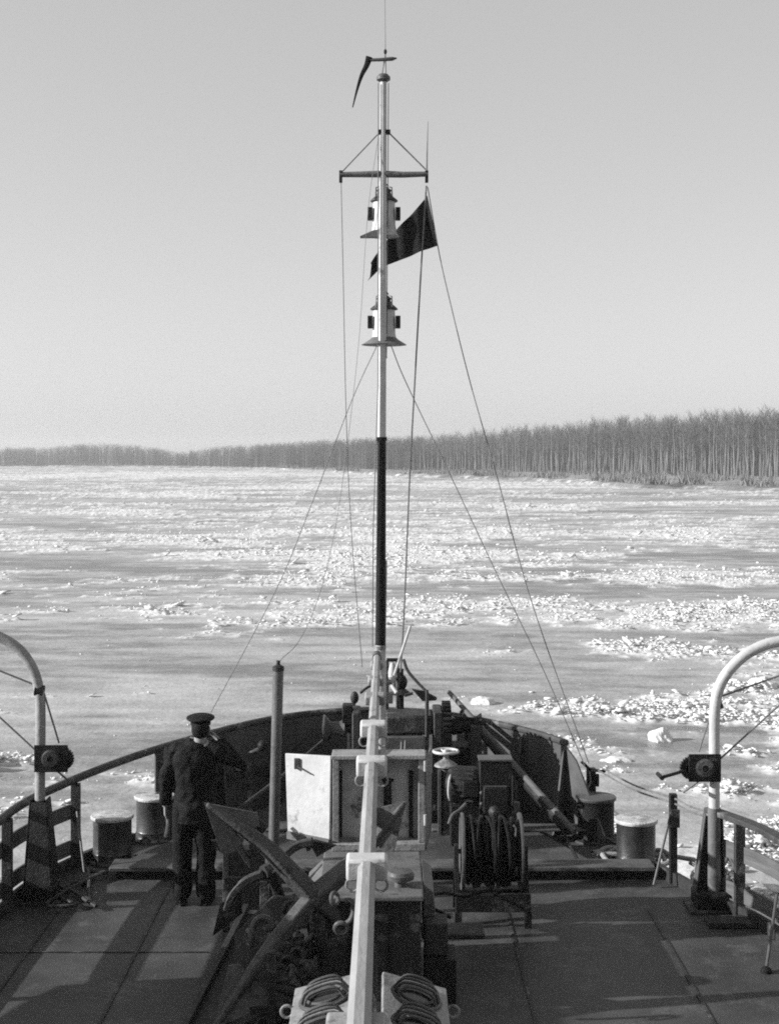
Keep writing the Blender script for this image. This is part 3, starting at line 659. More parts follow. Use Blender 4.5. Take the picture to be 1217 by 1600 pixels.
for px, py in ((594.5, 1012), (596.4, 686)): MB().tube([at(px, py + 3, dm), at(px, py - 3, dm)], .06, 18).build('mast_band', 'cream' if py > 900 else 'mastblack', mast)
def lantern(y0, label, skirt, rotl):
    # y0 = y of the chimney top in the photo
    c = at(600, y0, dm + .17); root = thing('mast_lantern', at(600, y0 + 84, dm + .17), label, 'lantern', 'signal lanterns on the mast')
    k = (dm + .17) / F
    def Z(dy): return EYE - (y0 + dy - HY) * k
    ax = (0, 0, 1); cc = V((c.x, c.y, 0))
    MB().lathe(cc, ax, [(.14, Z(78)), (.125, Z(66)), (.12, Z(30)), (.105, Z(28))], 20).build('housing', 'white', root)
    MB().lathe(cc, ax, [(.15, Z(29)), (.15, Z(27)), (.09, Z(20)), (.07, Z(14)), (.09, Z(12)), (.05, Z(8)), (.05, Z(3)), (.015, Z(0))], 16).build('chimney', 'iron', root)
    if skirt == 'wide': MB().lathe(cc, ax, [(.25, Z(84)), (.24, Z(83)), (.16, Z(76)), (.13, Z(72))], 24).build('skirt', 'grey', root)
    else:
        MB().prism([V((cc.x - .26, cc.y - .1, Z(87))), V((cc.x - .02, cc.y - .1, Z(87))), V((cc.x + .02, cc.y - .1, Z(74))), V((cc.x - .12, cc.y - .1, Z(78)))], V((0, .16, 0))).build('skirt', 'grey', root)
        MB().lathe(cc, ax, [(.165, Z(84)), (.13, Z(76)), (.12, Z(74))], 16).build('base_cone', 'white', root)
    for s in (-1, 1):
        MB().bx(cc.x + s * .125 - (.055 if s < 0 else 0), cc.x + s * .125 + (.055 if s > 0 else 0), cc.y - .07, cc.y + .05, Z(58), Z(39)).build('side_lamp', 'black', root, bevel=.006)
    for s in (-1, 1):
        MB().tube([V((cc.x + s * .09, cc.y - .1, Z(28))), V((cc.x + s * .085, cc.y - .11, Z(10))), V((cc.x + s * .02, cc.y - .05, Z(6)))], .008, 6).build('guard_wire', 'cream', root)
    MB().bx(cc.x - .02, cc.x + .02, dm + .03, cc.y - .08, Z(50), Z(44)).build('bracket', 'iron', root)
lantern(286, 'upper white lantern on the mast, partly behind the dark flag', 'flap', 0)
lantern(455, 'lower white lantern on the mast, below the dark flag', 'wide', 0)

# flag
def flag():
    df = dm + .42; top = [(667.5, 305), (655, 321), (640, 338), (622, 356), (606, 373), (592, 391), (579, 412)]
    bot = [(684, 384), (672, 388), (655, 394), (636, 402), (615, 410), (596, 419), (574, 439)]
    m = MB(); n, q = 36, 12; vs = []
    def lerp(L_, t): i = min(int(t * (len(L_) - 1)), len(L_) - 2); f = t * (len(L_) - 1) - i; return (L_[i][0] * (1 - f) + L_[i + 1][0] * f, L_[i][1] * (1 - f) + L_[i + 1][1] * f)
    for s in (0, .004):
        for i in range(n + 1):
            for j in range(q + 1):
                a = lerp(top, i / n); c = lerp(bot, i / n); u = j / q; tw = 0
                x = a[0] + (c[0] - a[0]) * u; y = a[1] + (c[1] - a[1]) * u
                if i == n: x += 6 * math.sin(u * math.pi)
                vs.append(at(x, y, df) + V((0, s + .05 * math.sin(i * .30 + u * 2.0) * (i / n) ** .7 + .015 * math.sin(i * .7 - u * 3), 0)))
    W = q + 1; O = (n + 1) * W; fs = []
    for i in range(n):
        for j in range(q):
            a = i * W + j; fs.append((a, a + 1, a + W + 1, a + W)); fs.append((O + a, O + a + W, O + a + W + 1, O + a + 1))
    for i in range(n):
        fs.append((i * W, (i + 1) * W, O + (i + 1) * W, O + i * W)); a = i * W + q; fs.append((a, O + a, O + a + W, a + W))
    for j in range(q):
        fs.append((j, O + j, O + j + 1, j + 1)); a = n * W + j; fs.append((a, a + 1, O + a + 1, O + a))
    m.add(vs, fs); tag(m.build('signal_flag', 'flag', sharp=80), 'dark flag with a ragged fly blowing behind the mast', 'flag')
flag()

def wire(pts, r, label, name='stay_wire', m='wire', n=6):
    mb = MB(); mb.tube(smooth_path(pts, 8), r, 6); tag(mb.build(name, m), label, 'rigging wire' if name == 'stay_wire' else 'halyard')
wire([at(533, 285, dm), at(536, 420, dm + .1), at(541, 650, dm + .4), at(549, 830, dm + .8), at(566, 1042, 16.6)], .005, 'thin halyard hanging from the left end of the yard down to the bow', 'flag_halyard')
wire([at(589, 540, dm), at(550, 625, dm), at(490, 780, 15.7), at(430, 925, 16.0), at(322, 1128, 16.1)], .0042, 'stay wire slanting from the lower lantern down to the bulwark behind the man')
wire([at(611, 540, dm), at(634, 597, dm), at(700, 735, 15.4), at(780, 905, 15.35), at(850, 1050, 15.3), at(913, 1196, 15.25)], .0052, 'stay wire slanting from the lower lantern down to the small rigging post')
wire([at(668, 292, dm + .2), at(684, 385, dm + .42), at(699, 455, dm + .4), at(735, 600, dm + .3), at(775, 740, 15.5), at(830, 940, 15.4), at(919, 1192, 15.2)], .0058, 'flag halyard running from the flag hoist down to the small rigging post', 'flag_halyard')
wire([at(666, 290, dm), at(659, 400, 15.6), at(650, 560, 15.8), at(640, 745, 16.2), at(632, 940, 16.5), at(626, 1050, 16.7)], .0105, 'thick dark forestay just right of the mast, running down to the bow')
wire([at(592, 208, dm), at(575, 330, 15.3), at(560, 540, 15.0), at(537, 740, 14.4), at(517, 860, 13.9), at(492, 950, 13.4), at(465, 1005, 13.0), at(440, 1030, 12.75), at(436, 1044, 12.7)], .003, 'faint slack cable looping from the mast to the top of the deck pipe')

# small rigging post behind the dark bollard ------------------------------------
rp = thing('rigging_post', at(922, 1262, 15.7) * 1, 'short dark post with wire tackle rising behind the dark bollard', 'post'); dp = 15.72
rp.location = V((at(922, 0, dp).x, dp, FD))
MB().bx(at(916, 0, dp).x, at(930, 0, dp).x, dp - .04, dp + .04, 0, at(0, 1200, dp).z).build('post_bar', 'black', rp, bevel=.006)
MB().beam(at(908, 1190, dp - .05), at(922, 1203, dp - .05), .03, .03).build('wire_hook', 'black', rp)
MB().beam(at(918, 1201, dp - .05), at(943, 1206, dp - .05), .03, .03).build('cross_arm', 'steel', rp)
MB().box(at(933, 1219, dp - .06), (.035, .04, .14)).build('tackle_block', 'black', rp, bevel=.01)
MB().box(at(909, 1217, dp - .05), (.05, .04, .05)).build('shackle', 'iron', rp, bevel=.012)
MB().ball(at(943, 1204, dp - .05), .025).build('arm_knob', 'black', rp)
MB().tube(smooth_path([at(920, 1203, dp - .05), at(922, 1222, dp - .06), at(916, 1235, dp - .05), at(922, 1240, dp - .05)], 5), .008, 6).build('rope_tail', 'rope', rp)
# slanting poles on the starboard bow
for k, (a, c_, r, mm, lab) in enumerate(((at(701, 1081, 17.05), at(897, 1300, 14.85), .03, 'wood', 'upper of two long poles slanting from the bow rail to the dark bollard'),
                           (at(722, 1112, 16.9), at(885, 1297, 14.95), .042, 'black', 'lower thicker dark pole slanting under the lighter one to the dark bollard'))):
    m = MB(); m.tube([a, a.lerp(c_, .4), c_], [r * .9, r * 1.2, r * 1.2], 10); tag(m.build('slanting_pole', mm), lab, 'pole', 'long poles lying over the starboard bow rail')

# deck pipe ------------------------------------------------------------------------
pp = thing('deck_pipe', at(425, 1432, 12.68), 'tall plain grey pipe standing upright left of the open cabinet', 'pipe')
MB().tube([at(425, 1434, 12.68), at(435, 1046, 12.68)], .048, 24).build('pipe_shaft', mat('pipe_paint', .10, .38, .3, 6, .15, 50, .2, .05, spec=.5), pp)
MB().lathe(at(435, 1048, 12.68), (0, 0, 1), [(.053, 0), (.053, .035), (.03, .05), (.018, .055), (.018, .09), (.0, .095)], 20).build('pipe_cap', 'iron', pp)
MB().lathe(V((at(425, 1432, 12.68).x, 12.68, 0)), (0, 0, 1), [(.1, .003), (.1, .02), (.06, .025), (.055, .06)], 20).build('pipe_flange', 'iron', pp)

# boom --------------------------------------------------------------------------
A = at(561.5, 1596, 7.45); B = at(589, 1024, 15.25)
bo = thing('cargo_boom', V((A.x, A.y, A.z - .1)), 'pale tapering timber boom running forward along the middle of the ship to the mast', 'boom')
dirb = (B - A).normalized(); x_, y_, z_ = basis(dirb)
m = MB(); m.tube([A - dirb * .9, A, A.lerp(B, .5), B], [.072, .069, .057, .040], 8, xdir=(1, 0, 0)); m.build('spar', 'boom', bo, sharp=20)
ex = V((1, 0, 0)); up = ex.cross(dirb).normalized()
def tb(y):  # distance at which the boom passes picture height y
    k = (y - HY) / F; s = (B.z - A.z) / (B.y - A.y); return (EYE - A.z + s * A.y) / (k + s)
Rm = Matrix((ex, dirb, up)).transposed()
for k, (py, w_, h_) in enumerate(((1352, .275, .15), (1195, .25, .145), (1137, .235, .13), (1090, .20, .10), (1062, .16, .08), (1038, .13, .07))):
    d = tb(py); t = (d - A.y) / (B.y - A.y); c = A.lerp(B, t) - up * .01 + ex * -.0
    blk = MB().box(c, (w_, .16, h_), Rm).build('cross_batten', 'white' if k < 3 else 'cream', bo, bevel=.02)
    if k < 3:
        for s in (-1, 1):
            p0 = c + ex * s * w_ * .34 - up * (h_ * .5 + .05); mb = MB(); mb.torus(p0, (0, 1, 0), .045, .009, 16, 6); mb.build('ring', 'cream', blk)
MB().tube([B - dirb * .12, B + dirb * .02], .05, 12).build('end_band', 'steel', bo)
hs = at(557, 1590, 7.6)
MB().bx(hs.x - .16, hs.x + .16, 7.3, 7.62, .93, hs.z + .03).build('heel_block', 'cream', bo, bevel=.02)
MB().prism([V((A.x + .075, 7.75, 1.0)), V((A.x + .075, 8.5, 1.0)), V((A.x + .075, 8.45, 1.22)), V((A.x + .075, 7.75, 1.06))], V((.02, 0, 0))).build('heel_cheek', 'iron', bo)

# skylight at the bottom of the frame ---------------------------------------------
skl = thing('engine_skylight', (-.1, 7.9, 0), 'white gabled skylight with wire guards over its round lights, bottom centre', 'skylight')
MB().bx(-.56, .33, 6.2, 8.66, .003, .80).build('coaming_box', 'grey', skl, bevel=.01)
def lid(x0, z0, x1, z1, y0, y1, s):
    poly = [V((x0, y0, z0)), V((x1, y0, z1)), V((x1, y1, z1 + .0)), V((x0, y1, z0))]; nrm = (poly[1] - poly[0]).cross(poly[3] - poly[0]).normalized(); nrm = nrm if nrm.z > 0 else -nrm
    lo = MB().prism(poly, nrm * .035).build('lid', 'cream', skl, bevel=.008); u = (poly[1] - poly[0]).normalized()
    for cy, rot in ((y0 + (y1 - y0) * .70, .0), (y0 + (y1 - y0) * .26, .0)):
        c = (poly[0] + poly[1]) / 2; c.y = cy; c += nrm * .025; gl = MB(); hw = (poly[1] - poly[0]).length * .36; hl = .17
        ringp = [c + u * math.cos(a) * hw + V((0, 1, 0)) * math.sin(a) * hl for a in [i / 28 * 2 * math.pi for i in range(29)]]
        gl.tube(ringp, .014, 8); gl.tube([c + (q - c) * .72 + nrm * .015 for q in ringp], .010, 8)
        for t in (-.55, -.18, .18, .55):
            e = math.sqrt(1 - t * t); gl.tube(smooth_path([c + u * -hw * e + V((0, t * hl, 0)), c + nrm * .07 + u * -hw * e * .6 + V((0, t * hl, 0)), c + nrm * .08 + u * hw * e * .6 + V((0, t * hl, 0)), c + u * hw * e + V((0, t * hl, 0))], 4), .009, 6)
        g_ = gl.build('wire_guard', 'steel', lo); g2 = MB(); g2.prism([c + (q - c) * .86 - nrm * .006 for q in ringp[:-1]], nrm * .008); g2.build('round_light', 'glass', lo)
    h = V((x0 + (-.03 if x0 < x1 else .03), y1 - .3, z0 - .01)); MB().torus(h, (0, 1, 0), .035, .010, 16, 6).build('lid_ring', 'cream', lo)
lid(-.575, .84, -.17, .94, 7.72, 8.72, 1); lid(.345, .84, -.045, .945, 7.72, 8.72, -1)
lid(-.575, .84, -.17, .94, 6.6, 7.66, 1); lid(.345, .84, -.045, .945, 6.6, 7.66, -1)

# deck house (companion casing) ----------------------------------------------------
cs = thing('companion_casing', (-.14, 11.2, 0), 'dark casing with a pale flat top in the middle of the deck', 'casing')
m = MB().bx(-.51, .235, 10.62, 11.83, .003, .80); m.build('casing_wall', 'iron', cs, bevel=.01)
MB().bx(-.54, .255, 10.58, 12.12, .802, .842).build('casing_top', 'grey', cs, bevel=.012)
MB().prism([V((-.57, 11.3, .4)), V((-.50, 11.3, .4)), V((-.52, 11.3, .83)), V((-.66, 11.3, .70))], V((0, .8, 0))).build('side_flap', 'grey', cs, bevel=.008)
c = at(626, 1396, 10.85); MB().lathe(V((c.x, 10.85, .842)), (0, 0, 1), [(.05, 0), (.045, .05), (.10, .055), (.105, .09), (.09, .115), (.04, .125)], 24).build('vent_cap', 'steel', cs)
MB().prism([V((.26, 11.25, .84)), V((.34, 11.25, .78)), V((.36, 11.25, .5)), V((.26, 11.25, .45))], V((0, .7, 0))).build('side_flap', 'grey', cs, bevel=.008)
for x, y in ((-.3, 0), (0, 0)): MB().bx(x - .008, x + .008, 10.6, 10.618, .1, .78).build('wall_seam', 'black', cs)
MB().bx(.262, .44, 10.7, 10.95, .36, .60).build('side_box', 'iron', cs, bevel=.01)
MB().bx(.262, .50, 10.65, 11.0, .003, .35).build('lower_box', 'black', cs, bevel=.01)
MB().box((.50, 11.3, .35), (.5, .3, .04)).build('side_shelf', 'iron', cs, bevel=.01)
# open cabinet on the casing
cb = thing('open_cabinet', (-.09, 11.95, .842), 'upright cabinet with both doors swung open, standing on the casing', 'cabinet')
x0, x1, zt = at(520, 0, 11.85).x, at(663, 0, 11.85).x, at(0, 1186, 11.85).z
MB().bx(x0, x1, 12.03, 12.06, .843, zt).build('back_panel', 'panel', cb)
for xa in (x0, x1 - .05): MB().bx(xa, xa + .05, 11.84, 12.028, .905, zt - .002).build('side_panel', 'cream', cb, bevel=.004)
MB().bx(x0 - .01, x1 + .01, 11.82, 12.08, zt, zt + .035).build('cabinet_roof', 'cream', cb, bevel=.006)
MB().bx(x0 - .005, x1 + .005, 11.80, 12.028, .844, .902).build('bottom_shelf', 'cream', cb, bevel=.006)
for px in (531, 642): xx = at(px, 0, 11.95).x; MB().bx(xx - .018, xx + .018, 11.99, 12.028, .91, zt - .13).build('inner_gap_strip', 'black', cb)  # black strips paint in the dark gaps at the cabinet's inner corners
t = MB(); t.tube([at(605, 1216, 11.98), at(606, 1262, 11.98)], .035, 10); t.build('hanging_tool', 'black', cb); MB().box(at(606, 1219, 11.96), (.1, .03, .02)).build('tool_hook', 'black', cb)
pl = [at(447, 1177, 12.12), at(518, 1181, 11.86), at(516, 1316, 11.86), at(451, 1303, 12.1)]
nn = (pl[1] - pl[0]).cross(pl[2] - pl[0]).normalized(); nn = nn if nn.y < 0 else -nn
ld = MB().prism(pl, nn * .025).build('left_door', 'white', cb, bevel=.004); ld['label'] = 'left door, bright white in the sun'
MB().box(at(464, 1193, 12.02), (.045, .03, .09)).build('door_latch', 'steel', ld, bevel=.004)
MB().tube([at(465, 1198, 12.0), at(487, 1210, 11.94)], .006, 6).build('latch_rod', 'steel', ld)
MB().beam(pl[3] + V((0, -.02, .0)), pl[2] + V((0, -.02, 0)), .05, .06).build('door_sill', 'grey', ld)
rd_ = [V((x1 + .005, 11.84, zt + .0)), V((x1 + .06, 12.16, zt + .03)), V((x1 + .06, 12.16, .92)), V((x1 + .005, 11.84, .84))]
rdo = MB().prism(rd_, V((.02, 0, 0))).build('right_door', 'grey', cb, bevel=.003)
for zz in (1.5, 1.05): MB().cyl(V((x1 + .005, 11.83, zz)), V((x1 + .005, 11.83, zz + .09)), .012, 10).build('hinge', 'white', cb)

# hand wheel pedestal ----------------------------------------------------------------
dh = 15.1; c = V((at(696.5, 0, dh).x, dh, FD)); hw = thing('handwheel_stand', c, 'brake pedestal with a white handwheel right of the open cabinet', 'handwheel')
zw = at(0, 1174, dh).z; zs = at(0, 1190, dh).z
m = MB(); m.torus(V((c.x, dh, zw)), (0, 0, 1), .13, .016, 32, 8)
for k in range(4): a = k * math.pi / 2 + .4; m.tube([V((c.x, dh, zw - .02)), V((c.x + math.cos(a) * .13, dh + math.sin(a) * .13, zw))], .011, 8)
m.lathe((c.x, dh, zw - .03), (0, 0, 1), [(.03, 0), (.035, .02), (.02, .05)], 12); m.build('wheel', 'white', hw)
MB().lathe((c.x, dh, zs - .03), (0, 0, 1), [(.125, -.015), (.12, 0), (.07, .035), (.03, .06), (.028, .10)], 28).build('saucer', 'cream', hw)
MB().lathe((c.x, dh, FD), (0, 0, 1), [(.085, .003), (.08, .03), (.055, .05), (.05, zs - .05 - FD)], 20).build('column', 'steel', hw)
MB().bx(c.x - .085, c.x - .055, dh - .09, dh + .02, FD + .01, zs - .08).build('column_web', 'steel', hw)

# motor and switch box -----------------------------------------------------------------
dmo = 14.75; c = at(727, 1228, dmo); mo = thing('electric_motor', V((c.x, dmo, FD)), 'round dark electric motor with bright ribs beside the switch box', 'motor')
m = MB(); m.lathe(c, (.96, -.25, 0), [(.04, -.2), (.16, -.18), (.19, -.12), (.19, .12), (.17, .16), (.05, .18)], 28); m.build('motor_body', 'black', mo)
m = MB()
for k in range(20): a = k / 20 * 2 * math.pi; x, y, z = basis((.96, -.25, 0)); q = c + (x * math.cos(a) + y * math.sin(a)) * .193; m.beam(q - z * .11, q + z * .11, .016, .02)
m.build('cooling_rib', 'iron', mo)
MB().torus(c + V((-.15, -.06, 0)), (.96, -.25, 0), .13, .014, 28, 8).build('end_ring', 'lid', mo)
MB().box(c + V((.04, -.2, .02)), (.16, .1, .16)).build('terminal_box', 'black', mo, bevel=.01)
MB().bx(c.x - .16, c.x + .2, dmo - .15, dmo + .15, FD + .003, c.z - .17).build('motor_foot', 'black', mo, bevel=.01)
MB().tube(smooth_path([at(728, 1256, 14.5), at(718, 1266, 14.45), at(707, 1274, 14.4), at(701, 1288, 14.35)], 6), .02, 10).build('cable_pipe', 'steel', mo)
db = 14.5; sb = thing('switch_box', V((at(774, 0, db).x, db, FD)), 'tall black switch box with a smaller box mounted on its front', 'switch box')
bx0, bx1 = at(749, 0, db).x, at(800, 0, db).x
MB().bx(bx0, bx1, db, db + .22, FD + .003, at(0, 1190, db).z).build('case', 'black', sb, bevel=.012)
MB().bx(bx0 - .008, bx1 + .008, db - .01, db + .23, at(0, 1190, db).z + .002, at(0, 1186.5, db).z).build('case_lid', 'steel', sb, bevel=.004)
MB().bx(at(755, 0, db - .1).x, at(793, 0, db - .1).x, db - .12, db - .003, at(0, 1272, db - .1).z, at(0, 1230, db - .1).z).build('front_box', 'black', sb, bevel=.014)
MB().tube([at(757, 1229, db - .1), at(791, 1229, db - .1)], .009, 8).build('front_box_handle', 'steel', sb)
MB().lathe(at(772, 1268, db - .14), (0, -1, 0), [(.06, -.0), (.06, .03), (.035, .05), (.02, .07)], 20).build('rotary_switch', 'iron', sb)
for py in (1239, 1256): MB().ball(at(752, py, db - .05), .02).build('gland', 'steel', sb)
MB().box(at(806, 1262, db + .05), (.07, .07, .12)).build('side_socket', 'steel', sb, bevel=.012)

# hose reel -------------------------------------------------------------------------
dr_ = 12.75; c = at(769, 1330, dr_); RR_ = .33
hr = thing('hose_reel', V((c.x, dr_, 0)), 'reel of dark hose in a black frame in front of the switch box', 'hose reel')
xl, xr = at(722, 0, dr_).x, at(812, 0, dr_).x
for xx, s in ((xl, -1), (xr, 1)):
    m = MB(); m.lathe((xx, dr_, c.z), (1, 0, 0), [(.05, -.008), (RR_ - .01, -.008), (RR_ + .006, -.014), (RR_ + .01, 0), (RR_ + .006, .014), (RR_ - .01, .008), (.05, .008)], 48); m.build('reel_flange', 'steel', hr)
MB().cyl((xl, dr_, c.z), (xr, dr_, c.z), .13, 24).build('reel_core', 'black', hr)
m = MB(); random.seed(12); nl = 15
for lay, (rr2, cnt) in enumerate(((.20, 12), (.26, 11), (.295, 8))):
    for k in range(cnt):
        xx = xl + .035 + (xr - xl - .07) * (k + .5 * (lay % 2) + .3 + random.uniform(-.35, .35)) / (cnt + .4); tilt = random.uniform(-.17, .17) + (.16 if k == 3 and lay == 2 else 0)
        m.torus((xx, dr_, c.z), (1, tilt, random.uniform(-.05, .05)), rr2 + random.uniform(-.015, .012), .0165, 40, 8)
m.build('wound_hose', 'hose', hr)
MB().cyl((xl - .07, dr_, c.z), (xr + .07, dr_, c.z), .022, 14).build('axle', 'iron', hr)
for xx in (xl - .055, xr + .045):
    m = MB(); m.prism([V((xx, dr_ - .05, c.z + .06)), V((xx, dr_ + .05, c.z + .06)), V((xx, dr_ + .30, .003)), V((xx, dr_ + .24, .003)), V((xx, dr_, c.z - .12)), V((xx, dr_ - .24, .003)), V((xx, dr_ - .30, .003))], V((.035, 0, 0))); m.build('side_frame', 'black', hr)
MB().bx(xl - .075, xr + .065, dr_ - .34, dr_ - .30, .14, .30).build('front_beam', 'black', hr, bevel=.006)
MB().bx(xl - .075, xr + .065, dr_ + .26, dr_ + .30, .10, .16).build('rear_beam', 'black', hr, bevel=.006)
for xx in (xl - .05, xr + .04): MB().bx(xx - .03, xx + .03, dr_ - .35, dr_ - .29, .003, .14).build('frame_foot', 'black', hr)
m = MB(); m.tube(smooth_path([V((xl + .25, dr_ - .3, .34)), V((xl, dr_ - .5, .33)), V((xl - .2, dr_ - .7, .42)), V((xl - .38, 11.6, .50)), V((.47, 11.1, .52))], 6), .013, 8)
tag(m.build('hose_end', 'hose'), 'thin hose leading from the reel across to the casing', 'hose')

# windlass -----------------------------------------------------------------------------
dw = 15.95; wl = thing('anchor_windlass', V((at(630, 0, dw).x, dw, FD)), 'large dark anchor windlass filling the bow behind the cabinet', 'windlass')
def wx(p, d=dw): return at(p, 0, d).x
def wz(p, d=dw): return at(0, p, d).z
MB().bx(wx(602), wx(676), dw - .25, dw + .2, wz(1142), wz(1112)).build('gear_casing', 'iron', wl, bevel=.03)
MB().bx(wx(676), wx(690), dw - .28, dw + .25, wz(1285), wz(1106)).build('bearing_frame', 'iron', wl, bevel=.015)
MB().bx(wx(551), wx(563), dw - .28, dw + .25, wz(1285), wz(1108)).build('bearing_frame', 'iron', wl, bevel=.015)
MB().bx(wx(600), wx(662), dw - .35, dw - .27, wz(1220), wz(1142)).build('front_guard', 'steel', wl, bevel=.01)
MB().cyl((wx(503), dw, wz(1138)), (wx(752), dw, wz(1138)), .05, 16).build('main_shaft', 'iron', wl)
m = MB(); m.lathe((wx(697), dw, wz(1150)), (1, 0, 0), [(.05, -.05), (.36, -.05), (.36, .05), (.05, .05)], 40)
for k in range(36):
    a = k / 36 * 2 * math.pi; m.box((wx(697), dw + math.cos(a) * .375, wz(1150) + math.sin(a) * .375), (.09, .035, .035), Matrix.Rotation(a, 3, 'X'))
m.build('gear_wheel', 'black', wl)
MB().lathe((wx(735), dw, wz(1135)), (1, 0, 0), [(.05, -.22), (.1, -.2), (.075, -.1), (.075, .02), (.14, .10), (.15, .12), (.03, .13)], 28).build('warping_drum', 'black', wl)
MB().lathe((wx(522), dw, wz(1138)), (-1, 0, 0), [(.05, -.14), (.1, -.12), (.075, -.05), (.075, .04), (.15, .10), (.15, .12), (.03, .13)], 28).build('warping_drum', 'steel', wl)
MB().bx(wx(733), wx(750), dw - .2, dw + .15, FD, wz(1130)).build('end_stand', 'iron', wl, bevel=.01)
MB().lathe((wx(580), dw, wz(1150)), (1, 0, 0), [(.1, -.2), (.24, -.16), (.17, -.05), (.17, .05), (.24, .14), (.1, .2)], 28).build('chain_wheel', 'black', wl)
MB().bx(wx(500), wx(760), dw - .4, dw + .35, FD + .002, FD + .12).build('bed_plate', 'black', wl, bevel=.01)
MB().bx(wx(686), wx(735), dw - .1, dw + .3, FD + .12, wz(1165)).build('lower_casing', 'black', wl, bevel=.02)
MB().bx(wx(605), wx(660), dw - .1, dw + .3, FD + .12, wz(1150)).build('lower_casing', 'black', wl, bevel=.02)
for px, py in ((626, 1168), (632, 1166)): MB().tube([at(px, py + 10, dw - .4), at(px + 1, py - 9, dw - .38)], .008, 6).build('brake_lever', 'cream', wl)
for px, py0, py1 in ((692, 1112, 1096), (702, 1112, 1102)): MB().tube([at(px, py0, dw), at(px, py1, dw)], .014, 8).build('lever', 'black', wl)
MB().tube([at(666, 1172, dw - .3), at(667, 1078, dw - .2)], .018, 8).build('control_rod', 'iron', wl)
MB().bx(wx(535), wx(551), dw - .1, dw + .1, wz(1128), wz(1100)).build('ratchet_box', 'black', wl, bevel=.015)
MB().tube([at(713, 1122, dw), at(745, 1124, dw)], .022, 8).build('upper_shaft', 'black', wl)
# bow fittings --------------------------------------------------------------------------
d0 = 16.9
bl = thing('bow_lamp_post', V((at(625, 0, d0).x, d0, FD)), 'dark post with a round lamp at the very bow, right of the mast foot', 'lamp post')
MB().tube([V((at(626, 0, d0).x, d0, FD)), at(626, 1045, d0)], [.05, .035], 12).build('post_tube', 'black', bl)
MB().ball(at(625.5, 1066, d0), (.085, .085, .10), 16).build('lamp_globe', 'black', bl)
MB().lathe(at(626, 1083, d0), (0, 0, 1), [(.09, -.02), (.13, 0), (.06, .05)], 16).build('lamp_tray', 'iron', bl)
be = thing('bow_bell', V((at(613, 0, 16.6).x, 16.6, FD)), 'small white bell hanging in a frame just right of the mast foot', 'bell')
MB().lathe(at(613, 1057, 16.6), (0, 0, 1), [(.05, -.02), (.062, 0), (.05, .06), (.04, .12), (.025, .16), (.01, .17)], 20).build('bell_body', 'white', be)
for px in (605, 621): MB().tube([V((at(px, 0, 16.6).x, 16.6, FD)), at(px, 1032, 16.6)], .02, 8).build('bell_post', 'iron', be)
MB().tube([at(604, 1031, 16.6), at(622, 1031, 16.6)], .022, 8).build('bell_beam', 'black', be)
m = MB(); m.tube([at(641, 978, 16.3), at(611, 1070, 16.2)], .016, 8); m.tube([at(611, 1070, 16.2), at(620, 1083, 16.1)], .022, 8)
tag(m.build('boat_hook', 'white'), 'white boat hook handle leaning at the bow beside the bell', 'boat hook')
ad = thing('anchor_davit', V((at(667, 0, 16.8).x, 16.8, FD)), 'small dark bow davit with a folded plate arm right of the lamp post', 'davit')
MB().tube([V((at(667, 0, 16.8).x, 16.8, FD)), at(667, 1082, 16.8)], .025, 8).build('davit_post', 'iron', ad)
MB().tube(smooth_path([at(630, 1030, 16.8), at(637, 1048, 16.8), at(652, 1066, 16.8), at(668, 1082, 16.8)], 5), [.022 - .0003 * i for i in range(16)], 8).build('davit_arm', 'steel', ad)
MB().prism([at(643, 1076, 16.7), at(664, 1080, 16.7), at(683, 1090, 16.7), at(681, 1094, 16.7), at(660, 1095, 16.7)], V((0, .06, 0))).build('plate_arm', 'iron', ad, bevel=.006)
MB().beam(at(632, 1087, 16.7), at(645, 1083, 16.7), .04, .03).build('arm_link', 'iron', ad)
sp_ = thing('ship_ventilator', V((at(552, 0, 16.6).x, 16.6, FD)), 'small dark cowl with a pale hub left of the mast foot', 'ventilator')
MB().tube([V((at(549, 0, 16.6).x, 16.6, FD)), at(549, 1100, 16.6)], .05, 12).build('cowl_neck', 'black', sp_)
MB().ball(at(554, 1090, 16.6), (.05, .04, .075), 14).build('cowl_head', 'iron', sp_)
MB().ball(at(549, 1107, 16.5), (.045, .045, .045), 14).build('cowl_hub', 'cream', sp_)
MB().tube(smooth_path([at(563, 1083, 16.6), at(570, 1077, 16.6), at(578, 1072, 16.6), at(584, 1071, 16.6)], 4), .016, 8).build('cowl_handle', 'black', sp_)
m = MB()
for s, px0 in ((1, 585), (1, 604)): m.tube([V((at(px0, 0, 16.2).x, 16.2, FD)), at(px0, 1052, 16.2)], .022, 8)
m.tube([at(583, 1066, 16.2), at(612, 1066, 16.2)], .03, 8); m.tube([at(586, 1050, 16.2), at(606, 1062, 16.2)], .018, 8)
m.box(at(596, 1090, 16.2), (.26, .1, .12)); tag(m.build('mast_tabernacle', 'steel'), 'steel frame holding the foot of the mast above the windlass', 'mast frame')
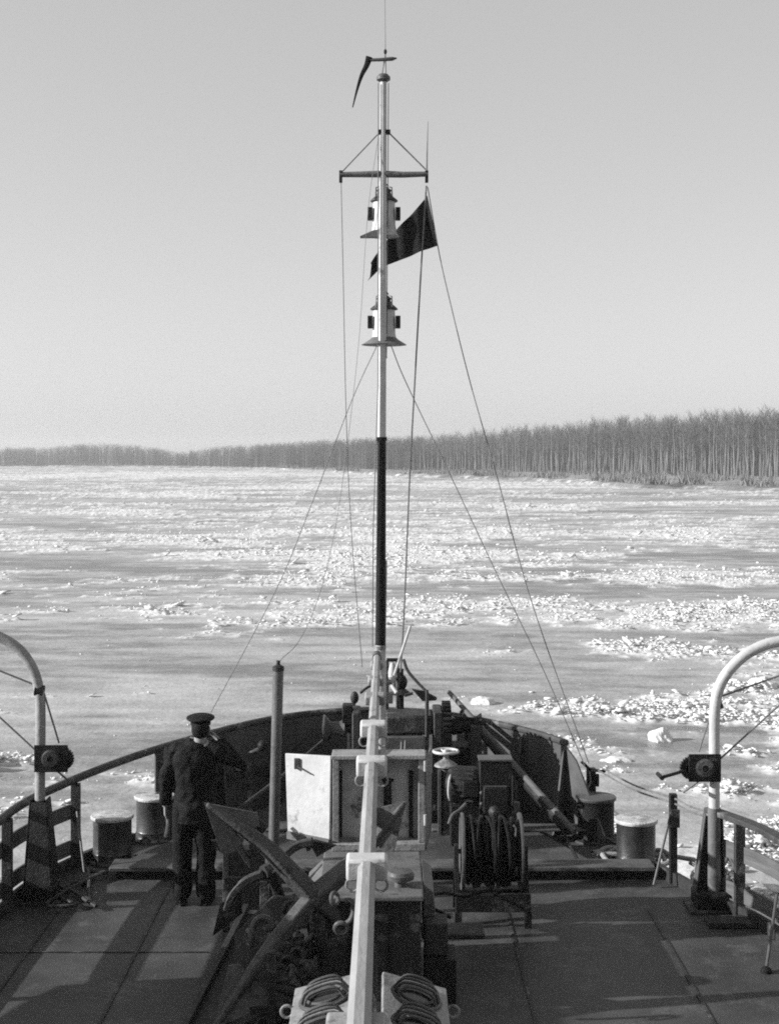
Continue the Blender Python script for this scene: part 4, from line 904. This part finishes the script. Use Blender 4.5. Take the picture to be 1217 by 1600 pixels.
# ================================================================= anchors
def fluke(mb, tip, root, width, nrm, th=.02):
    """triangular palm: point at tip, widening towards root along the arm, spread along nrm"""
    t = V(tip); r = V(root); n = V(nrm).normalized() * width; ax = (t - r)
    return mb.prism([t, r + n, r + ax * -.12, r - n], ax.cross(n).normalized() * th)
def arm_path(c, tip, bow, n=10):
    c, tip = V(c), V(tip); mid = (c + tip) / 2 + V(bow); return smooth_path([c, c.lerp(mid, .55) + V(bow) * .1, mid, mid.lerp(tip, .55) + V(bow) * .05, tip], 5)
da = 10.35
cr = at(490, 1402, da); an = thing('grapnel_anchor', V((cr.x, cr.y, 0)), 'big four-armed grapnel anchor standing crown up in front of the deck pipe', 'anchor', 'anchors stowed left of the casing')
tips = [(at(322, 1256, da - .1), V((.02, 0, .05))), (at(633, 1254, da + .2), V((0, 0, -.05))), (at(335, 1606, da - .55), V((.0, 0, .05))), (at(552, 1475, da + .55), V((0, 0, .03)))]
for k, (tp, bow) in enumerate(tips):
    P = arm_path(cr, tp, bow)
    t = (tp - cr).normalized()
    n = t.cross(V((0, 1, 0))).normalized()
    am = MB(); vs = []
    L_ = len(P)
    # tapering arm of rectangular section with a raised centre rib
    for i in range(L_ - 1):
        pass
    am.strip(P, [(.135 if k != 2 else .10) - (.095 if k != 2 else .05) * (i / (L_ - 1)) ** 1.6 for i in range(L_)], [.12 - .08 * (i / (L_ - 1)) ** 1.5 for i in range(L_)], up=((-.5, -.7, -.5) if k in (0, 3) else (-.5, -.7, .5))); am_o = am.build('arm', 'anchor', an, bevel=.022)
    if k in (0, 1, 2):
        base = tp.lerp(cr, .34)
        for s in (-1, 1):
            sp = n * s + V((0, -.35 if s * (1 if k != 1 else -1) > 0 else .35, 0)); sp.normalize()
            poly = [tp + t * .015, base + sp * .19 + t * .03, base + sp * .13 - t * .035, base + sp * .02 - t * .03, tp.lerp(cr, .08)]
            MB().prism(poly, V((0, .022, 0))).build('fluke', 'anchor', am_o, bevel=.003)
MB().ball(cr, (.085, .085, .085), 16).build('crown', 'iron', an)
MB().tube([cr + V((0, .02, -.02)), cr + V((.05, .28, -.45)), V((cr.x + .08, cr.y + .45, .05))], [.06, .05, .045], 8).build('shank', 'iron', an)
sh_ = MB(); sh_.tube(smooth_path([at(538, 1407, 10.15), at(549, 1408, 10.15), at(553, 1422, 10.15), at(548, 1437, 10.15), at(537, 1446, 10.15)], 6), .020, 10); sh_.torus(at(533, 1450, 10.15), (0, 1, .3), .042, .018, 18, 8)
sh_.build('shackle', 'steel', an)
MB().torus(at(523, 1404, 10.1), (.8, -.5, .2), .042, .015, 20, 8).build('ring', 'steel', an)
# second anchor with curved arms
d2 = 11.35; c2 = at(418, 1364, d2); a2 = thing('bow_anchor', V((c2.x, c2.y, 0)), 'older anchor with arched arms lying behind the big grapnel, one dark fluke', 'anchor', 'anchors stowed left of the casing')
P = smooth_path([at(352, 1428, d2), at(364, 1398, d2), at(384, 1377, d2), at(412, 1364, d2)], 7)
MB().strip(P, .06, .07, up=(0, -1, 0)).build('arm', 'iron', a2, bevel=.01)
P = smooth_path([at(436, 1352, d2 + .1), at(448, 1334, d2 + .15), at(466, 1321, d2 + .2), at(490, 1314, d2 + .2)], 7)
MB().strip(P, .06, .07, up=(0, -1, 0)).build('arm', 'iron', a2, bevel=.01)
MB().tube([at(412, 1364, d2), at(436, 1352, d2 + .1)], .06, 8).build('crown', 'iron', a2)
MB().tube([at(424, 1358, d2), at(424, 1358, d2) + V((.1, .3, -.5))], .045, 8).build('shank', 'iron', a2)
MB().prism([at(335, 1461, d2 - .1), at(347, 1410, d2), at(357, 1416, d2), at(366, 1376, d2), at(374, 1400, d2), at(377, 1428, d2)], V((.02, .04, 0))).build('fluke', 'black', a2)
MB().prism([at(490, 1312, d2 + .2), at(525, 1321, d2 + .2), at(497, 1338, d2 + .2), at(489, 1322, d2 + .2), at(482, 1330, d2 + .2), at(478, 1318, d2 + .2)], V((.02, .04, 0))).build('fluke', 'black', a2)
# third, folded flukes behind the tip
d3 = 11.9; a3 = thing('stream_anchor', V((at(385, 0, d3).x, d3, 0)), 'smaller anchor behind the big grapnel, its flukes showing above the arm', 'anchor', 'anchors stowed left of the casing')
MB().prism([at(348, 1262, d3), at(372, 1266, d3 + .1), at(400, 1272, d3 + .1), at(390, 1290, d3), at(372, 1284, d3)], V((0, .03, .01))).build('fluke', 'anchor', a3)
MB().prism([at(398, 1276, d3 + .05), at(404, 1279, d3), at(420, 1290, d3), at(410, 1302, d3), at(392, 1300, d3)], V((0, .04, .01))).build('fluke', 'black', a3)
MB().beam(at(395, 1290, d3), at(400, 1385, d3), .07, .07).build('shank', 'black', a3)
MB().strip(smooth_path([at(368, 1310, d3), at(382, 1335, d3), at(400, 1358, d3), at(420, 1368, d3)], 5), .05, .06, up=(0, -1, 0)).build('arm', 'iron', a3, bevel=.008)
MB().prism([at(330, 1312, d3 - .3), at(345, 1314, d3 - .3), at(352, 1326, d3 - .3), at(347, 1334, d3 - .3)], V((0, .04, 0))).build('fluke', 'black', a3)
# rack
rk = thing('anchor_rack', (at(385, 0, 12).x, 12.0, 0), 'dark iron rack of posts holding the anchors beside the deck pipe', 'rack')
def dz(y, d): return at(0, y, d).z
for px, y0, y1, d, w_ in ((354, 1322, 1432, 12.35, .055), (413, 1375, 1440, 12.3, .07)):
    MB().bx(at(px, 0, d).x - w_ / 2, at(px, 0, d).x + w_ / 2, d - .03, d + .03, .003, dz(y0, d)).build('rack_post', 'iron', rk, bevel=.005)
MB().bx(at(360, 0, 12.5).x, at(413, 0, 12.5).x, 12.45, 12.6, .15, dz(1325, 12.5)).build('rack_back', 'black', rk)
MB().beam(at(352, 1375, 12.3), at(500, 1375, 12.3), .05, .05).build('cross_bar', 'black', rk)
MB().bx(at(425, 0, 9.9).x - .03, at(425, 0, 9.9).x + .03, 9.85, 9.91, .003, dz(1484, 9.9)).build('rack_post', 'iron', rk, bevel=.006)
MB().beam(at(392, 1578, 9.9), at(440, 1575, 9.9), .06, .05).build('cross_bar', 'iron', rk)
# bed plate with edge rails
bd = thing('anchor_bed', (-1.1, 10.6, 0), 'dark sloping steel bed under the anchors', 'anchor bed')
MB().prism([V((-1.46, 9.6, .03)), V((-.62, 9.6, .03)), V((-.62, 12.1, .22)), V((-1.22, 12.1, .22))], V((0, 0, .02))).build('bed_plate', 'iron', bd)
for a_, c_ in ((V((-1.48, 9.6, .06)), V((-1.22, 12.15, .27))), (V((-1.2, 9.6, .06)), V((-1.0, 12.1, .27))), (V((-.62, 9.6, .06)), V((-.62, 12.1, .27)))):
    MB().beam(a_, c_, .05, .06).build('edge_rail', 'iron', bd, bevel=.006)
MB().prism([V((-1.22, 11.2, .35)), V((-.92, 11.35, .62)), V((-.78, 11.3, .6)), V((-.84, 10.9, .12)), V((-1.16, 10.8, .1))], V((0, .03, .01))).build('guide_plate', 'iron', bd)
for x, y in ((-1.1, 12.02), (-.75, 12.02)): MB().bx(x - .03, x + .03, y - .03, y + .03, .003, .2).build('bed_leg', 'iron', bd)
# chain
ch = thing('anchor_chain', V((-.9, 10.6, 0)), 'heavy rusty chain with a big open shackle hanging beside the anchor crown', 'chain')
def link(c, ax, R, r, sx, parent, m='iron'):
    MB().torus(c, ax, R, r, 22, 8, sx=sx).build('link', m, parent)
link(at(411, 1452, 10.9), (.1, -1, .25), .085, .030, .9, ch, 'steel')
pth = smooth_path([at(414, 1452, 10.8), at(432, 1452, 10.7), at(436, 1478, 10.65), at(454, 1492, 10.6), at(478, 1478, 10.6), at(487, 1455, 10.6), at(470, 1440, 10.75), at(448, 1430, 10.85), at(462, 1416, 10.9), at(482, 1425, 10.8)], 6)
acc = 0; last = pth[0]; k = 0
for p in pth[1:]:
    acc += (p - last).length
    if acc > .075:
        t = (p - last).normalized(); x, y, z = basis(t); ax = (x if k % 2 else y) + t * .15; link(p + V((0, random.uniform(-.03, .03), 0)), ax, .052, .019, 1.0, ch); acc = 0; k += 1
    last = p
for k in range(16): link(V((-.78 + random.uniform(-.12, .2), 10.1 + k * .06, .30 + random.random() * .16)), V((random.uniform(-1, 1), random.uniform(-1, 1), random.uniform(-1, 1))), .052, .019, 1.0, ch)
link(at(390, 1466, 10.9), (.9, .3, .1), .06, .02, 1, ch, 'steel')
hp = MB(); hp.tube(smooth_path([V((-1.0, 10.1, .06)), V((-.8, 10.3, .12)), V((-.7, 10.0, .2)), V((-.9, 9.9, .15)), V((-.75, 9.75, .1)), V((-.6, 10.1, .25)), V((-.8, 10.5, .2))], 6), .045, 10)
tag(hp.build('heavy_hawser', 'black'), 'thick dark hawser heaped under the anchor chain', 'hawser')

# ================================================================= unseen boat shape added to shade the deck; deckhouse at the camera's side
lb = thing('shade_boat', (-5.1, 8.2, 1.0), 'unseen boat shape added outboard of the port rail to shade the deck', 'boat')
st = []
for k in range(13):
    t = k / 12; y = 5.6 + 5.1 * t; s_ = math.sin(math.pi * min(max(t * .94 + .03, 0), 1)) ** .35; wv = .68 * s_; zt = 2.15 + .2 * (2 * t - 1) ** 2; zb = .9 + .15 * (2 * t - 1) ** 4
    st.append((y, wv, zt, zb))
m = MB(); vs = []; q = 12
for y, wv, zt, zb in st: vs += [V((-5.15 - math.cos(math.pi * j / q) * wv, y, zt - (zt - zb) * math.sin(math.pi * j / q) ** .7)) for j in range(q + 1)]
m.add(vs, [(i * (q + 1) + j, i * (q + 1) + j + 1, (i + 1) * (q + 1) + j + 1, (i + 1) * (q + 1) + j) for i in range(12) for j in range(q)]); m.build('shade_boat_hull', 'white', lb)
m = MB(); vs = []
for y, wv, zt, zb in st: vs += [V((-5.15 - math.cos(math.pi * j / q) * wv * 1.03, y, zt + .02 + .36 * math.sin(math.pi * j / q) * (wv / .7))) for j in range(q + 1)]
m.add(vs, [(i * (q + 1) + j, i * (q + 1) + j + 1, (i + 1) * (q + 1) + j + 1, (i + 1) * (q + 1) + j) for i in range(12) for j in range(q)]); m.build('shade_boat_cover', 'grey', lb)
dk = thing('deckhouse', (0, 0, 0), 'deckhouse below the bridge from which the view is taken', 'deckhouse')
MB().bx(-2.6, 2.6, -8, 4.4, .003, 2.2).build('house_wall', 'white', dk, bevel=.02)
MB().bx(-2.7, 2.7, -8.1, 4.5, 2.202, 2.26).build('house_roof', 'grey', dk, bevel=.01)
MB().bx(-2.0, 2.0, -6, -.6, 2.262, 4.9).build('wheelhouse_wall', 'white', dk, bevel=.02)
for x in (-1.5, -.5, .5, 1.5): MB().bx(x - .38, x + .38, -.598, -.58, 3.5, 4.4).build('window', 'glass', dk)

# ================================================================= the man
dM = 13.12
def man():
    root = thing('person', V((at(303, 0, dM).x, dM, 0)), 'man in dark uniform and peaked cap seen from behind, right hand raised to his face', 'person')
    ox = root.location.x
    S = 1.0
    def P(x, y, z): return V((ox + x, dM + y, z))
    def rm(ob, vox, sm=6, disp=0.0, dsc=.12):
        r_ = ob.modifiers.new('remesh', 'REMESH'); r_.mode = 'VOXEL'; r_.voxel_size = vox; r_.use_smooth_shade = True
        s_ = ob.modifiers.new('smooth', 'SMOOTH'); s_.factor = .5; s_.iterations = sm
        if disp:
            t = bpy.data.textures.new('folds', 'CLOUDS'); t.noise_scale = dsc; t.noise_depth = 2
            d_ = ob.modifiers.new('folds', 'DISPLACE'); d_.texture = t; d_.strength = disp; d_.mid_level = .5; d_.texture_coords = 'LOCAL'
        return ob
    # joints: x right, y forward, z up. weight on both legs, feet slightly apart
    hipL, hipR = P(-.09, 0, .90), P(.095, 0, .90)
    kneeL, kneeR = P(-.108, .02, .49), P(.112, .01, .49); ankL, ankR = P(-.10, -.02, .10), P(.115, -.01, .10)
    shL, shR = P(-.185, .0, 1.42), P(.205, .0, 1.425)
    elL, wrL = P(-.255, .0, 1.13), P(-.27, .06, .88)
    elR, wrR = P(.425, .03, 1.24), P(.20, .19, 1.47)
    neck, head = P(.055, .01, 1.48), P(.06, .03, 1.60)
    b = MB()
    b.tube([P(0, 0, .86), P(0, 0, .98), P(0, .01, 1.12), P(0.01, .01, 1.28), P(.01, 0, 1.38), P(.03, 0, 1.45)], [(.16, .11), (.155, .11), (.135, .1), (.16, .11), (.17, .11), (.08, .07)], 20, xdir=(1, 0, 0))
    b.tube([P(.04, 0, 1.42), neck, P(.06, .02, 1.56)], [.062, .056, .058], 16)
    b.ball(head + V((0, -.005, .022)), (.077, .095, .098), 20); b.ball(head + V((0, .045, -.045)), (.056, .055, .062), 16)
    b.ball(head + V((0, .105, -.01)), (.014, .022, .022), 10)                       # nose
    for s in (-1, 1): b.ball(head + V((s * .080, .0, -.005)), (.013, .022, .034), 10) # ears
    for h_, k_, a_ in ((hipL, kneeL, ankL), (hipR, kneeR, ankR)): b.tube([h_, k_, k_.lerp(a_, .35), a_], [.088, .056, .056, .038], 16)
    for s_, e_, w_ in ((shL, elL, wrL), (shR, elR, wrR)): b.tube([s_, e_, w_], [.052, .042, .028], 14)
    def hand(w_, fdir, side_, palm_n, curl):
        fdir = V(fdir).normalized(); pn = V(palm_n).normalized(); sd_ = fdir.cross(pn).normalized() * side_
        b.tube([w_ - fdir * .03, w_ + fdir * .02, w_ + fdir * .085], [(.026, .020), (.036, .016), (.040, .013)], 12, xdir=sd_)
        for k, (off, ln) in enumerate(((-.030, .070), (-.010, .080), (.011, .074), (.031, .058))):
            p = w_ + fdir * .08 + sd_ * off; c = curl + k * .12; d1 = (fdir * math.cos(c * .5) + pn * math.sin(c * .5)); d2 = (fdir * math.cos(c) + pn * math.sin(c)); d3_ = (fdir * math.cos(c * 1.5) + pn * math.sin(c * 1.5))
            q1 = p + d1 * ln * .45; q2 = q1 + d2 * ln * .32; q3 = q2 + d3_ * ln * .25; b.tube([p - fdir * .02, q1, q2, q3], [.0092, .009, .0082, .0068], 8)
        p = w_ + fdir * .02 - sd_ * .03; b.tube([p, p - sd_ * .022 + fdir * .025 + pn * .012, p - sd_ * .024 + fdir * .055 + pn * .025], [.013, .011, .008], 8)
    hand(wrL, (-.02, .12, -1), 1, (.9, .1, 0), .5)
    hand(wrR, (-.55, -.25, .75), -1, (-.6, -.5, -.2), .9)
    body = b.build('body', 'skin', root); rm(body, .0055, 3)
    # trousers
    t = MB()
    t.tube([P(0, 0, .80), P(0, 0, .90), P(0, 0, 1.0)], [(.165, .118), (.178, .13), (.165, .12)], 20, xdir=(1, 0, 0))
    for h_, k_, a_, o_ in ((hipL, kneeL, ankL, -1), (hipR, kneeR, ankR, 1)):
        t.tube([h_ + V((0, 0, .02)), h_.lerp(k_, .5), k_, k_.lerp(a_, .5), a_ + V((0, -.01, .0)), a_ + V((0, -.005, -.03))], [(.106, .12), (.102, .108), (.090, .095), (.087, .093), (.088, .096), (.084, .094)], 18, xdir=(1, 0, 0))
    rm(t.build('trousers', 'trouser', root), .011, 5, .030, .10)
    # jacket
    j = MB()
    j.tube([P(0, 0, .755), P(0, 0, .80), P(0, 0, .90), P(0, 0, 1.02), P(.005, 0, 1.14), P(.01, 0, 1.27), P(.012, 0, 1.37), P(.02, 0, 1.43), P(.045, .0, 1.47), P(.05, 0, 1.485)],
           [(.192, .155), (.194, .156), (.188, .148), (.172, .13), (.178, .135), (.212, .145), (.218, .142), (.185, .115), (.095, .085), (.08, .078)], 28, xdir=(1, 0, 0))
    j.tube([shL + V((.05, 0, 0)), shL + V((-.01, 0, -.02)), shL.lerp(elL, .5), elL, elL.lerp(wrL, .5), wrL + V((0, 0, .02))], [.078, .080, .070, .064, .060, .054], 16)
    j.tube([shR + V((-.05, 0, 0)), shR + V((.0, 0, -.01)), shR.lerp(elR, .5), elR, elR.lerp(wrR, .5), wrR.lerp(elR, .08)], [.078, .082, .074, .070, .062, .052], 16)
    rm(j.build('jacket', 'cloth', root), .010, 3, .050, .12)
    c = MB(); c.torus(P(.055, .012, 1.475), (0, -.35, 1), .070, .013, 24, 8); c.build('collar', 'collar', root)
    c = MB(); c.beam(P(-.02, .06, 1.52), P(-.115, .10, 1.40), .03, .02, up=(0, 1, 0)); c.build('scarf_end', 'collar', root)
    # boots
    for a_, yaw in ((ankL, -.22), (ankR, .18)):
        f = MB(); u = V((math.sin(yaw), math.cos(yaw), 0)); z0 = a_.z
        f.tube([a_ + V((0, 0, .06)), a_ + V((0, 0, -.02)), a_ + V((0, 0, -.05)) - u * .01], [(.048, .052), (.046, .052), (.045, .055)], 14, xdir=(1, 0, 0))
        bs = V((a_.x, a_.y, .045)); f.tube([bs - u * .065, bs - u * .03, bs + u * .06, bs + u * .15, bs + u * .20], [(.030, .030), (.043, .042), (.046, .040), (.044, .032), (.022, .018)], 16, xdir=(math.cos(yaw), -math.sin(yaw), 0))
        bt = f.build('boot', 'leather', root); rm(bt, .008, 3)
        sm = MB(); sm.prism([V((bs.x, bs.y, .012)) + u * k1 + V((u.y, -u.x, 0)) * k2 for k1, k2 in ((-.085, -.025), (-.085, .025), (-.04, .042), (.06, .046), (.15, .042), (.215, .015), (.215, -.015), (.15, -.042), (.06, -.046), (-.04, -.042))], V((0, 0, .018))); sm.build('sole', 'black', bt)
    h = MB(); h.ball(head + V((0, -.016, .008)), (.085, .101, .100), 18); h.v = [v if v[1] < head.y + .035 else (v[0], head.y + .035, v[2]) for v in h.v]; h.build('hair', 'hair', root)
    k = MB(); hc = head + V((0, .0, .055))
    k.lathe(hc, (0, -.10, 1), [(.086, -.012), (.089, .0), (.090, .022), (.124, .040), (.132, .050), (.128, .060), (.10, .072), (.05, .080), (0, .082)], 36)
    cap = k.build('cap', 'cap', root)
    v_ = MB(); v_.prism([hc + V((math.sin(a) * .095, math.cos(a) * .09 + .0, -.015)) for a in np.linspace(-1.1, 1.1, 9)] + [hc + V((math.sin(a) * .10, math.cos(a) * .145, -.035)) for a in np.linspace(.9, -.9, 9)], V((0, 0, .006))); v_.build('visor', 'leather', cap)
    k2 = MB(); k2.lathe(hc, (0, -.10, 1), [(.0905, -.008), (.0935, -.006), (.0935, .016), (.0905, .018)], 36); k2.build('cap_band', 'black', cap)
    # eyes
    for s in (-1, 1): MB().ball(head + V((s * .032, .092, .018)), .011, 10).build('eye', 'lid', root)
    MB().beam(head + V((-.022, .098, -.055)), head + V((.022, .098, -.055)), .006, .008).build('mouth', 'leather', root)
    # cloth held in the left hand
    tmp = MB(); q0 = wrL + V((.02, .01, -.10))
    tmp.tube(smooth_path([q0 + V((-.01, 0, .05)), q0, q0 + V((.01, -.02, -.07)), q0 + V((.0, -.01, -.15)), q0 + V((-.01, 0, -.19))], 5), [(.012 + .0011 * i, .010) for i in range(17)] + [(.03, .008)] * 4, 10, xdir=(1, 0, 0))
    tag(tmp.build('leather_gloves', 'steel'), 'pair of gloves held in the man\'s left hand', 'gloves')
    return root
man()
# horn mouthpiece seen as a dark box beside his arm on the rail
bx_ = thing('railing_lamp_box', at(250, 1205, 15.1), 'small dark box fixed to the bulwark edge left of the man\'s shoulder', 'box')
MB().bx(at(246, 0, 15.2).x, at(262, 0, 15.2).x, 15.2, 15.32, at(0, 1215, 15.2).z, at(0, 1190, 15.2).z).build('box_case', 'black', bx_, bevel=.008)
MB().bx(at(250, 0, 15.2).x, at(256, 0, 15.2).x, 15.24, 15.28, .02, at(0, 1215, 15.2).z).build('box_post', 'black', bx_)
# mooring gear inside the port bulwark
st_ = thing('bulwark_roller', at(393, 1290, 15.6), 'small dark hand winch standing against the port bulwark behind the deck pipe', 'winch'); q = st_.location; st_.location.z = FD
MB().bx(at(388, 0, 15.6).x, at(396, 0, 15.6).x, 15.55, 15.65, FD, at(0, 1175, 15.6).z).build('winch_post', 'black', st_)
MB().cyl(at(392, 1178, 15.6), at(418, 1164, 15.6), .03, 12).build('winch_arm', 'iron', st_)
MB().ball(at(411, 1165, 15.6), .06).build('winch_head', 'black', st_)
MB().bx(at(380, 0, 15.5).x, at(404, 0, 15.5).x, 15.4, 15.7, FD + .002, FD + .05).build('winch_foot', 'iron', st_)
m = MB(); m.tube([at(356, 1278, 15.0), at(440, 1215, 15.5), at(515, 1150, 16.2)], .028, 8); tag(m.build('deck_spar', 'iron'), 'dark spar leaning from the deck up to the left end of the windlass', 'spar')
